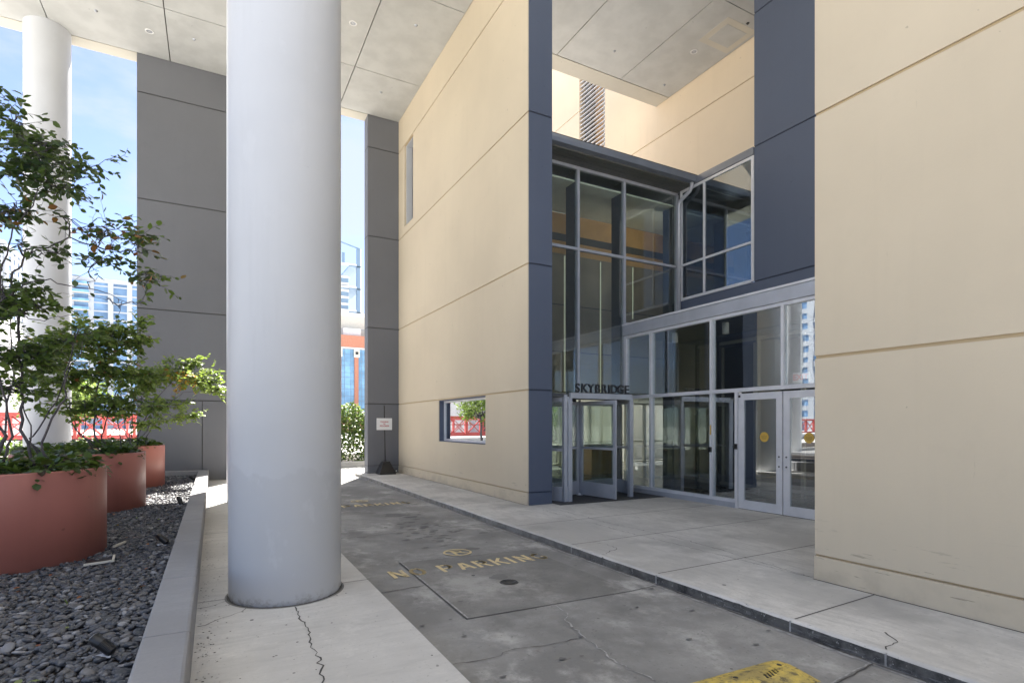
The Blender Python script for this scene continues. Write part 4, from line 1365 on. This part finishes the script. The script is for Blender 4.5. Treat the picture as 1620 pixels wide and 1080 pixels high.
# drain box partly buried
t_ = thing('drain_grate', (-1.02, 7.0, .2), 'pale metal strips of a half buried drain in the pebbles by the nearest planter', 'drain')
a = MB()
a.obox((-.98, 6.62, .212), .24, .018, .02, .35, M['band']); a.obox((-.885, 6.79, .212), .018, .26, .02, .1, M['band']); a.build('rim', t_)
a = MB(); a.obox((-1.0, 6.75, .20), .2, .22, .012, .2, M['darkmetal']); a.build('lid', t_)
a = MB(); a.obox((-.93, 7.55, .212), .02, .26, .02, -.3, M['band']); a.build('edge_strip', t_)

# ------------------------------------------------------------------ towing sign stand
sx, sy = 4.80, 17.28
t_ = thing('sign_stand', (sx, sy, 0), 'white notice on a black pole with a pyramid base beside the grey pier', 'sign')
a = MB()
b0, b1, h = .26, .10, .40
vs = [(sx - b0, sy - b0, 0), (sx + b0, sy - b0, 0), (sx + b0, sy + b0, 0), (sx - b0, sy + b0, 0), (sx - b0, sy - b0, .03), (sx + b0, sy - b0, .03), (sx + b0, sy + b0, .03), (sx - b0, sy + b0, .03),
      (sx - b1, sy - b1, h), (sx + b1, sy - b1, h), (sx + b1, sy + b1, h), (sx - b1, sy + b1, h)]
a.add(vs, [(3, 2, 1, 0), (0, 1, 5, 4), (1, 2, 6, 5), (2, 3, 7, 6), (3, 0, 4, 7), (4, 5, 9, 8), (5, 6, 10, 9), (6, 7, 11, 10), (7, 4, 8, 11), (8, 9, 10, 11)], M['black'])
a.build('base', t_)
a = MB(); a.tube([(sx - .015, sy, h), (sx - .05, sy, 2.17)], .017, M['black'], 10); a.lathe((sx - .013, sy, h - .02), [(.035, 0), (.035, .06), (.02, .07)], M['black'], 12); a.build('pole', t_)
a = MB(); a.box(sx - .30, sx + .19, sy - .045, sy - .025, 1.395, 1.765, M['sign'], bev=.004); bo = a.build('board', t_)
a = MB()
for r0 in (0,):
    a.tube([(sx + b0 + .0, sy - b0 + .05, .11), (sx + b0 + .03, sy - b0 + .05, .11)], .06, M['black'], 16); a.tube([(sx + b0 + .005, sy - b0 - .0, .11), (sx + b0 + .006, sy - b0 - .012, .11)], .02, M['white'], 10)
a.build('wheel', t_)
for txt, z_, s_ in (('TOWING', 1.648, .062), ('IN', 1.585, .062), ('PROGRESS', 1.52, .062)):
    place_text('notice_text', txt, s_, M['signred'], Matrix.Translation((sx - .055, sy - .0465, z_)) @ MY, bo, extr=.001, bold=.0015)

# ------------------------------------------------------------------ speed bump
t_ = thing('speed_bump', (2.6, 2.45, -.095), 'worn yellow rubber speed bump at the bottom edge', 'speed bump')
a = MB()
def yc_(x): return 2.345 + (x - 3.5) * -.03
prof = [(-.17, 0), (-.168, .012), (-.12, .030), (-.07, .046), (-.03, .052), (.03, .052), (.07, .046), (.12, .030), (.168, .012), (.17, 0)]
xsb = [1.75, 2.6, 3.1, 3.32, 3.36, 3.41, 3.445, 3.46]
sc_ = [1, 1, 1, 1, .97, .75, .35, .12]
vs = []
for x, k in zip(xsb, sc_):
    for q, hh in prof: vs.append((x + (q * .12), yc_(x) + q, -.0995 + hh * k))
n = len(prof); fs = []
for i in range(len(xsb) - 1):
    for j in range(n - 1): fs.append((i * n + j, i * n + j + 1, (i + 1) * n + j + 1, (i + 1) * n + j))
fs.append(tuple((len(xsb) - 1) * n + j for j in range(n))); fs.append(tuple(reversed(range(n))))
a.add(vs, [tuple(reversed(f_)) for f_ in fs], M['yellow'], False)
a.build('rubber_body', t_)
for x in (3.31, 2.9, 2.5, 2.0):
    a = MB(); a.lathe((x + .01, yc_(x) + .035, -.0472), [(.0001, 0), (.016, 0), (.018, -.004)], M['black'], 16); a.build('bolt', t_)
a = MB()
for k in range(5):
    x = 3.10 + k * .032
    a.obox((x, yc_(x) - .035 + .006 * k, -.0505), .013, .06 - .006 * abs(k - 2), .006, R(-25), M['black'])
a.build('grip_slot', t_)

# manhole
t_ = thing('drain_cover', (2.72, 5.09, -.094), 'small round cast iron drain cover sunk in the road patch', 'drain cover')
a = MB(); a.lathe((2.72, 5.09, -.0935), [(.0001, .002), (.06, .002), (.062, .004), (.066, .004), (.068, .001), (.084, .001), (.086, .004), (.094, .004), (.10, .0)], M['darkmetal'], 32); a.build('cover', t_)

# ------------------------------------------------------------------ stencilled road text
def stroke(pts, w): return ('s', pts, w)
def letter_strokes(ch):
    """unit height letters, width .55, as centre lines; gaps give the stencil bridges"""
    W = .56; T = .15
    def arc(cx, cy, rx, ry, a0, a1, n=10): return [(cx + rx * math.cos(R(a0 + (a1 - a0) * i / n)), cy + ry * math.sin(R(a0 + (a1 - a0) * i / n))) for i in range(n + 1)]
    if ch == 'N': return [[(.08, 0), (.08, 1)], [(.13, .88), (W - .13, .12)], [(W - .08, 0), (W - .08, 1)]]
    if ch == 'O': return [arc(W / 2, .5, W / 2 - .07, .43, 100, 260), arc(W / 2, .5, W / 2 - .07, .43, -80, 80)]
    if ch == 'P': return [[(.08, 0), (.08, 1)], [(.2, .93), (.34, .93)] + arc(.34, .70, .15, .23, 80, -90, 8) + [(.2, .47)]]
    if ch == 'A': return [[(.07, 0), (.24, .95)], [(.32, .95), (W - .05, 0)], [(.2, .3), (.38, .3)]]
    if ch == 'R': return [[(.08, 0), (.08, 1)], [(.2, .93), (.34, .93)] + arc(.34, .72, .15, .21, 80, -90, 8) + [(.2, .51)], [(.3, .45), (W - .06, 0)]]
    if ch == 'K': return [[(.08, 0), (.08, 1)], [(.2, .5), (W - .08, 1)], [(.26, .5), (W - .06, 0)]]
    if ch == 'I': return [[(.08, 0), (.08, 1)]]
    if ch == 'G': return [arc(W / 2, .5, W / 2 - .07, .43, 60, 170), arc(W / 2, .5, W / 2 - .07, .43, 190, 330) + [(W - .07, .42), (.36, .42)]]
def stencil_word(mb, txt, x0, y0, hgt, adv, z, slope=0, wk=1.0):
    x = x0
    for ch in txt:
        if ch == ' ': x += adv * .55; continue
        for st in letter_strokes(ch):
            pts = [(x + px_ * hgt * wk, y0 + py_ * hgt + (x - x0) * slope) for px_, py_ in st]
            mb.ribbon(pts, .15 * hgt, z, M['stencil'])
        x += adv * (.52 if ch == 'I' else 1)
def ring(mb, cx, cy, r0, r1, z, segs=((0, 360),)):
    for a0, a1 in segs:
        n = 40; vs = []
        for i in range(n + 1):
            th = R(a0 + (a1 - a0) * i / n)
            vs += [(cx + r0 * math.cos(th), cy + r0 * math.sin(th), z), (cx + r1 * math.cos(th), cy + r1 * math.sin(th), z)]
        mb.add(vs, [(2 * i, 2 * i + 1, 2 * i + 3, 2 * i + 2) for i in range(n)], M['stencil'])
def no_parking(y0, name):
    a = MB(); z = -.0915
    stencil_word(a, 'NO PARKING', 1.70, y0, .29, .222, z, slope=-.02, wk=1.1)
    cy = y0 + .80; cx = 2.77
    ring(a, cx, cy, .155, .185, z, ((3, 177), (183, 357)))
    a.ribbon([(cx - .05, cy - .11), (cx - .05, cy + .1)], .04, z, M['stencil'])
    a.ribbon([(cx - .03, cy + .09), (cx + .04, cy + .09), (cx + .06, cy + .05), (cx + .04, cy + .0), (cx - .03, cy + .0)], .03, z, M['stencil'])
    a.ribbon([(cx - .11, cy + .11), (cx + .12, cy - .11)], .025, z + .0005, M['stencil'])
    tag(a.build(name), kind='structure')
no_parking(5.80, 'road_marking')
no_parking(11.25, 'road_marking')

# water stains and mottling on the lane: dark damp patches as thin films in the concrete
a = MB(); random.seed(21)
def blot(cx, cy, rx, ry, z, m):
    n = 14; ph = random.uniform(0, 6)
    a.poly([(cx + rx * math.cos(2 * math.pi * k / n) * (1 + .25 * math.sin(3 * 2 * math.pi * k / n + ph) + random.uniform(-.15, .15)),
             cy + ry * math.sin(2 * math.pi * k / n) * (1 + .25 * math.cos(2 * 2 * math.pi * k / n + ph) + random.uniform(-.15, .15))) for k in range(n)], z, m)
M['damp'] = mat_concrete('damp_concrete', (.16, .155, .15), .2, spots=False)
for _ in range(75):
    t0 = random.random()
    cx = 2.95 + random.gauss(0, .33); cy = 8.3 + random.gauss(0, 1.0) + (2.9 - cx) * .6
    s_ = random.uniform(.02, .075)
    if 1.45 < cx < 3.9 and cy > 6.95: blot(cx, cy, s_, s_ * random.uniform(.5, .9), -.0962 + random.uniform(0, .0004), M['damp'])
blot(2.92, 9.9, .2, .2, -.0965, M['damp']); blot(3.12, 9.55, .12, .1, -.0960, M['damp']); blot(3.02, 6.72, .1, .08, -.0962, M['damp'])
for _ in range(42):
    cx, cy = random.uniform(1.5, 3.95), random.uniform(2.3, 5.6); s_ = random.uniform(.006, .024)
    blot(cx, cy, s_ * 1.3, s_ * .8, -.0915, M['damp'])
blot(2.72, 5.32, .11, .10, -.0922, M['damp'])
tag(a.build('road_stains'), kind='structure')

# ------------------------------------------------------------------ surroundings
def hedge(name, x0, x1, y0, y1, z0, z1, n, size, mats, label, seed, cat='hedge', group=None):
    r_ = np.random.default_rng(seed)
    t_ = thing(name, ((x0 + x1) / 2, (y0 + y1) / 2, z0), label, cat, group)
    a = MB()
    k = max(2, int((x1 - x0) / .5)); random.seed(seed)
    for i in range(k):
        xx = x0 + (x1 - x0) * (i + .5) / k
        for _ in range(3): a.tube(curve_pts((xx, (y0 + y1) / 2, z0), (xx + random.uniform(-.3, .3), random.uniform(y0, y1), z1 - .2), rv3(.05), 4, .02), .012, M['bark'], 5, caps=False)
    a.box(x0, x1, (y0 + y1) / 2 - .02, (y0 + y1) / 2 + .02, z0 - .02, z0 + .03, M['bark'])
    a.build('branches', t_)
    px = r_.uniform(x0, x1, n); py = r_.uniform(0, 1, n) ** 1.6 * (y1 - y0) + y0; pz = z0 + r_.uniform(0, 1, n) ** .8 * (z1 - z0)
    pz += .12 * np.sin(px * 3.1 + seed) + .1 * np.sin(px * 7.7)
    pz = np.maximum(pz, z0 + .03)
    clump = np.sin(px * 5) * np.sin(pz * 6 + px * 2) * .12
    P_ = np.stack([px, py + clump, pz], 1)
    D_ = np.stack([r_.normal(0, 1, n), r_.normal(-.5, .7, n), r_.normal(0, .6, n)], 1)
    N_ = np.stack([r_.normal(0, .6, n), r_.normal(-.5, .6, n), np.abs(r_.normal(.7, .5, n))], 1)
    leaves_mesh('foliage', P_, D_, N_, r_.uniform(.6, 1.2, n) * size, mats, list(r_.integers(0, len(mats), n)), t_, width=1.3)
a = MB(); a.box(-20, 30, 22.5, 22.75, -.3, .08, M['walk'], bev=.02); tag(a.build('far_kerb'), 'pale concrete kerb in front of the flowering hedge across the lane', 'kerb')
a = MB(); a.box(-30, 40, 22.75, 30, -.3, .02, M['soil']); tag(a.build('planting_bed'), kind='structure')
hedge('hedge', 2.9, 7.9, 22.9, 24.4, .0, 2.35, 13000, .105, [M['hedge'], M['leafmid'], M['leafdark']], 'tall flowering hedge seen between the column and the grey pier', 31)
a = MB(); a.box(6.5, 32, 21.4, 21.7, -.2, 3.4, M['cream'], bev=.01); a.box(6.4, 32, 21.3, 21.8, 3.4, 3.5, M['palewhite'])
tag(a.build('garden_wall'), 'pale garden wall seen through the lobby behind the hedge', 'wall')
hedge('hedge', 8.6, 13.9, 19.8, 20.8, .0, 2.9, 6500, .10, [M['hedgeg'], M['hedge'], M['leafmid']], 'green hedge seen through the glass lobby', 32)
hedge('hedge', -16, -2.2, 23.6, 24.6, .0, .95, 5200, .14, [M['hedgeg'], M['hedgeg'], M['leafmid']], 'low lime green hedge in front of the red bridge', 33)
# black railing
t_ = thing('black_railing', (-8, 23.2, 0), 'thin black metal railing in front of the lime green hedge', 'railing')
a = MB()
for z_ in (.35, 1.05): a.box(-16, -2.2, 23.18, 23.22, z_, z_ + .03, M['darkmetal'])
a.build('rail', t_)
a = MB()
x = -16
while x < -2.2: a.box(x, x + .016, 23.19, 23.21, .05, 1.05, M['darkmetal']); x += .14
a.build('baluster', t_)
x = -16
while x < -2.1:
    a = MB(); a.box(x, x + .05, 23.175, 23.225, 0, 1.12, M['darkmetal']); a.build('railing_post', t_); x += 2.3
def street_tree(x, y, h, r0, label, seed):
    t_ = thing('street_tree', (x, y, 0), label, 'tree')
    random.seed(seed); r_ = np.random.default_rng(seed)
    a = MB(); a.tube(curve_pts((x, y, -.1), (x + .1, y, h * .55), (0, 0, 0), 5, .03), [.12, .11, .1, .09, .08, .07], M['bark'], 8)
    cs = []
    for _ in range(26):
        d = rv3(1).normalized(); c = Vector((x, y, h * .68)) + Vector((d.x * r0 * .75, d.y * r0 * .75, d.z * h * .24)); cs.append(c)
        a.tube(curve_pts((x + .1, y, h * .45), c, (0, 0, .2), 5, .05), [.05, .04, .03, .025, .02, .01], M['bark'], 5, caps=False)
    a.build('trunk', t_)
    P_ = np.concatenate([np.array(c[:]) + r_.normal(0, 1, (160, 3)) * np.array([r0 * .17, r0 * .17, h * .05]) for c in cs]); n = len(P_)
    leaves_mesh('crown', P_, r_.normal(0, 1, (n, 3)), r_.normal(0, .5, (n, 3)) + np.array([0, 0, 1]), r_.uniform(.12, .2, n), [M['leaflight'], M['leafmid']], list(r_.integers(0, 2, n)), t_, width=1.3)
street_tree(-7.4, 39, 4.4, 2.0, 'small light green street tree in front of the red bridge', 41)
# red bridge railing / truss
t_ = thing('red_bridge', (-20, 45, 0), 'bright red steel truss bridge railing across the street', 'bridge')
for yy, nm in ((42, 'front_truss'), (52, 'rear_truss')):
    a = MB()
    X0, X1 = -60, 0
    a.box(X0, X1, yy, yy + .3, 2.05, 2.28, M['red']); a.box(X0, X1, yy, yy + .3, .62, .80, M['red']); a.box(X0, X1, yy + .1, yy + .2, 1.55, 1.62, M['red'])
    x = X0
    while x < X1:
        a.box(x, x + .16, yy + .02, yy + .28, .80, 2.05, M['red'])
        for d in (0, 1):
            a.tube([(x + .16, yy + .15, .8 if d else 2.05), (x + 1.5, yy + .15, 2.05 if d else .8)], .045, M['red'], 4)
        x += 1.5
    a.build(nm, t_)
a = MB(); a.box(-60, 0, 41.9, 52.5, -.05, .5, M['palewhite']); a.build('deck', t_)
a = MB()
for x in (-8.6, -10.2, -14):
    a.tube([(x, 40, -.1), (x, 40, .95)], .16, M['postyellow'], 12)
for k, x in enumerate((-8.6, -10.6, -14)):
    b_ = MB(); b_.tube([(x, 38, -.1), (x, 38, .9)], .14, M['postyellow'], 14); b_.lathe((x, 38, .9), [(.14, 0), (.1, .06), (.0001, .09)], M['postyellow'], 14)
    tag(b_.build('bollard'), 'yellow safety bollard in front of the red bridge, ' + ('nearest the far grey wall', 'middle one of three', 'farthest left')[k], 'bollard', 'yellow bollards by the bridge')

def building(name, x0, x1, y0, y1, z1, mwall, mwin, label, bay, floor, cat='building', win=(.7, .65), balcony=False, z0=-.2, side=True):
    t_ = thing(name, ((x0 + x1) / 2, y0, 0), label, cat)
    a = MB(); a.box(x0, x1, y0, y1, z0, z1, mwin); a.build('glazing', t_)
    a = MB()
    nb = max(1, round((x1 - x0) / bay)); bw_ = (x1 - x0) / nb
    pw = bw_ * (1 - win[0])
    for i in range(nb + 1):
        xx = x0 + i * bw_
        a.box(xx - pw / 2, xx + pw / 2, y0 - .35, y0, z0, z1 + .1, mwall)
    if side:
        nb2 = max(1, round((y1 - y0) / bay))
        for i in range(nb2 + 1):
            yy = y0 + (y1 - y0) * i / nb2
            for xs_ in ((x0 - .35, x0), (x1, x1 + .35)): a.box(*xs_, yy - pw / 2, yy + pw / 2, z0, z1 + .1, mwall)
    a.build('pier_bands', t_)
    a = MB()
    zz = floor
    while zz < z1:
        a.box(x0 - .2, x1 + .2, y0 - .2, y1 + .2, zz - floor * (1 - win[1]) / 2, zz + floor * (1 - win[1]) / 2, mwall); zz += floor
    a.box(x0 - .5, x1 + .5, y0 - .5, y1 + .5, z1, z1 + floor * .5, mwall)
    a.build('floor_bands', t_)
    if balcony:
        a = MB(); zz = floor
        while zz < z1:
            a.box(x0 + .3, x0 + 6, y0 - 1.6, y0 - .2, zz - .2, zz + .1, M['cream']); a.box(x0 + .3, x0 + 6, y0 - 1.6, y0 - 1.5, zz + .1, zz + 1.1, M['bluepane'])
            zz += floor
        a.build('balcony', t_)
    return t_
# glass apartment tower seen left of the grey wall
building('apartment_tower', -50.5, -18, 280, 305, 60, M['towerhaze'], M['towerglass'], 'blue glass and white high rise apartment tower behind the far left column', 6.6, 3.45, win=(.72, .84), balcony=True, side=False)
building('apartment_tower', -82, -66.5, 260, 285, 66, M['towerhaze'], M['towerglass'], 'grey white high rise behind the tall shrub at the left edge', 5, 3.4, win=(.55, .6))
building('glass_tower', -136, -103, 330, 360, 128, M['steel'], M['bluepane'], 'tall pale blue glass tower cut by the left edge', 4, 4, win=(.8, .8))
building('concrete_building', -34, -17.5, 66, 82, 9.2, M['palewhite'], M['indark'], 'low white concrete building behind the red bridge', 5.5, 4.6, win=(.25, .3))
building('brick_building', -60, -36.5, 62, 82, 11.5, M['brick'], M['towerglass'], 'low brown brick building across the river', 4.5, 3.6, win=(.5, .5))
building('office_block', -130, -95, 120, 150, 22, M['cream'], M['towerglass'], 'cream office block far to the left', 4.5, 3.6, win=(.6, .5))
building('white_tower', -163, -141, 95, 115, 46, M['towerhaze'], M['towerglass'], 'white gridded high rise far to the left', 4, 3.3, win=(.5, .55))
# concrete annex + brick building in the right gap
a = MB(); a.box(18, 60, 124, 150, -.2, 25.6, M['cream']); a.box(17.8, 60, 123.9, 124, 25.6, 26.3, M['palewhite']); a.box(17.8, 60, 123.95, 124.0, 22.6, 22.7, M['steel'])
a.box(24.5, 28.2, 121.2, 123.8, 20.6, 22.4, M['palewhite'])
tag(a.build('concrete_building'), 'plain cream concrete block rising behind the brick building', 'building')
t_ = thing('brick_building', (26, 120, 0), 'red brick building with tall blue glass bays beyond the hedge', 'building')
a = MB(); a.box(16, 60, 120.6, 123.8, -.2, 20.7, M['brick'])
bx0 = 23.36
bayw = 3.62
for k in range(-1, 9):
    xx = bx0 + k * bayw
    a.box(xx - .42, xx + .42, 119.9, 120.6, -.2, 17.4, M['brick'])
a.box(16, 60, 119.9, 120.6, 18.1, 20.7, M['brick'])
a.build('wall', t_)
a = MB(); a.box(16, 60, 119.8, 120.5, 17.8, 18.1, M['palewhite']); a.build('cornice', t_)
for k in range(-1, 6):
    xx = bx0 + k * bayw + .42
    p_ = MB(); p_.box(xx, xx + bayw - .84, 120.3, 120.5, 3.5, 17.8, M['bluepane']); gp = p_.build('glass_bay', t_)
    p_ = MB()
    for q in (.7, bayw - 1.6): p_.box(xx + q, xx + q + .07, 120.24, 120.3, 3.5, 17.8, M['steel'])
    zz = 4.2
    while zz < 17.6:
        p_.box(xx, xx + bayw - .84, 120.25, 120.3, zz, zz + .08, M['steel']); p_.box(xx, xx + bayw - .84, 120.25, 120.3, zz + 1.0, zz + 1.07, M['steel']); zz += 2.5
    p_.build('glazing_bar', gp)
for k in range(-1, 6):
    xx = bx0 + k * bayw
    p_ = MB(); p_.box(xx - .6, xx + .6, 119.6, 119.9, 16.0, 17.75, M['cream']); p_.prism([(xx - .3, 119.55), (xx + .3, 119.55), (xx + .3, 119.6), (xx - .3, 119.6)], 16.6, 17.2, M['darkmetal']); p_.build('stone_medallion', t_)
# steel frame tower
t_ = thing('glass_tower', (58, 300, 0), 'slim glass tower with an open white steel frame above the concrete block', 'building')
a = MB(); a.box(40, 63.2, 300, 330, -.2, 81, M['steel'])
a.build('core', t_)
a = MB()
for zz in np.arange(40, 82, 3.6): a.box(39.8, 63.4, 299.8, 300, zz, zz + 1.2, M['palewhite'])
a.build('floor_bands', t_)
a = MB()
for zz in (62, 74.5, 86.5): 
    a.box(39, 69.5, 299.2, 300.2, zz, zz + 1.0, M['palewhite']); a.box(63.4, 69.5, 299, 330, zz - .6, zz, M['steel'])
a.box(67.4, 69.2, 299, 300.6, -.2, 96, M['steel']); a.box(69.2, 69.7, 299, 300.6, -.2, 96, M['palewhite'])
a.add([(39, 299.5, 103), (69.5, 299.5, 95.5), (69.5, 299.5, 96.2), (39, 299.5, 103.7), (39, 299.9, 103), (69.5, 299.9, 95.5), (69.5, 299.9, 96.2), (39, 299.9, 103.7)], [(0, 1, 2, 3), (7, 6, 5, 4), (3, 2, 6, 7), (0, 4, 5, 1)], M['steel'])
a.box(59.8, 61.2, 299.4, 300, 87, 93, M['steel'])
a.build('steel_frame', t_)
building('office_tower', 76, 96, 330, 350, 66, M['palewhite'], M['bluepane'], 'rounded pale tower with blue window bands beside the grey pier', 30, 3.4, win=(.98, .55), side=False)
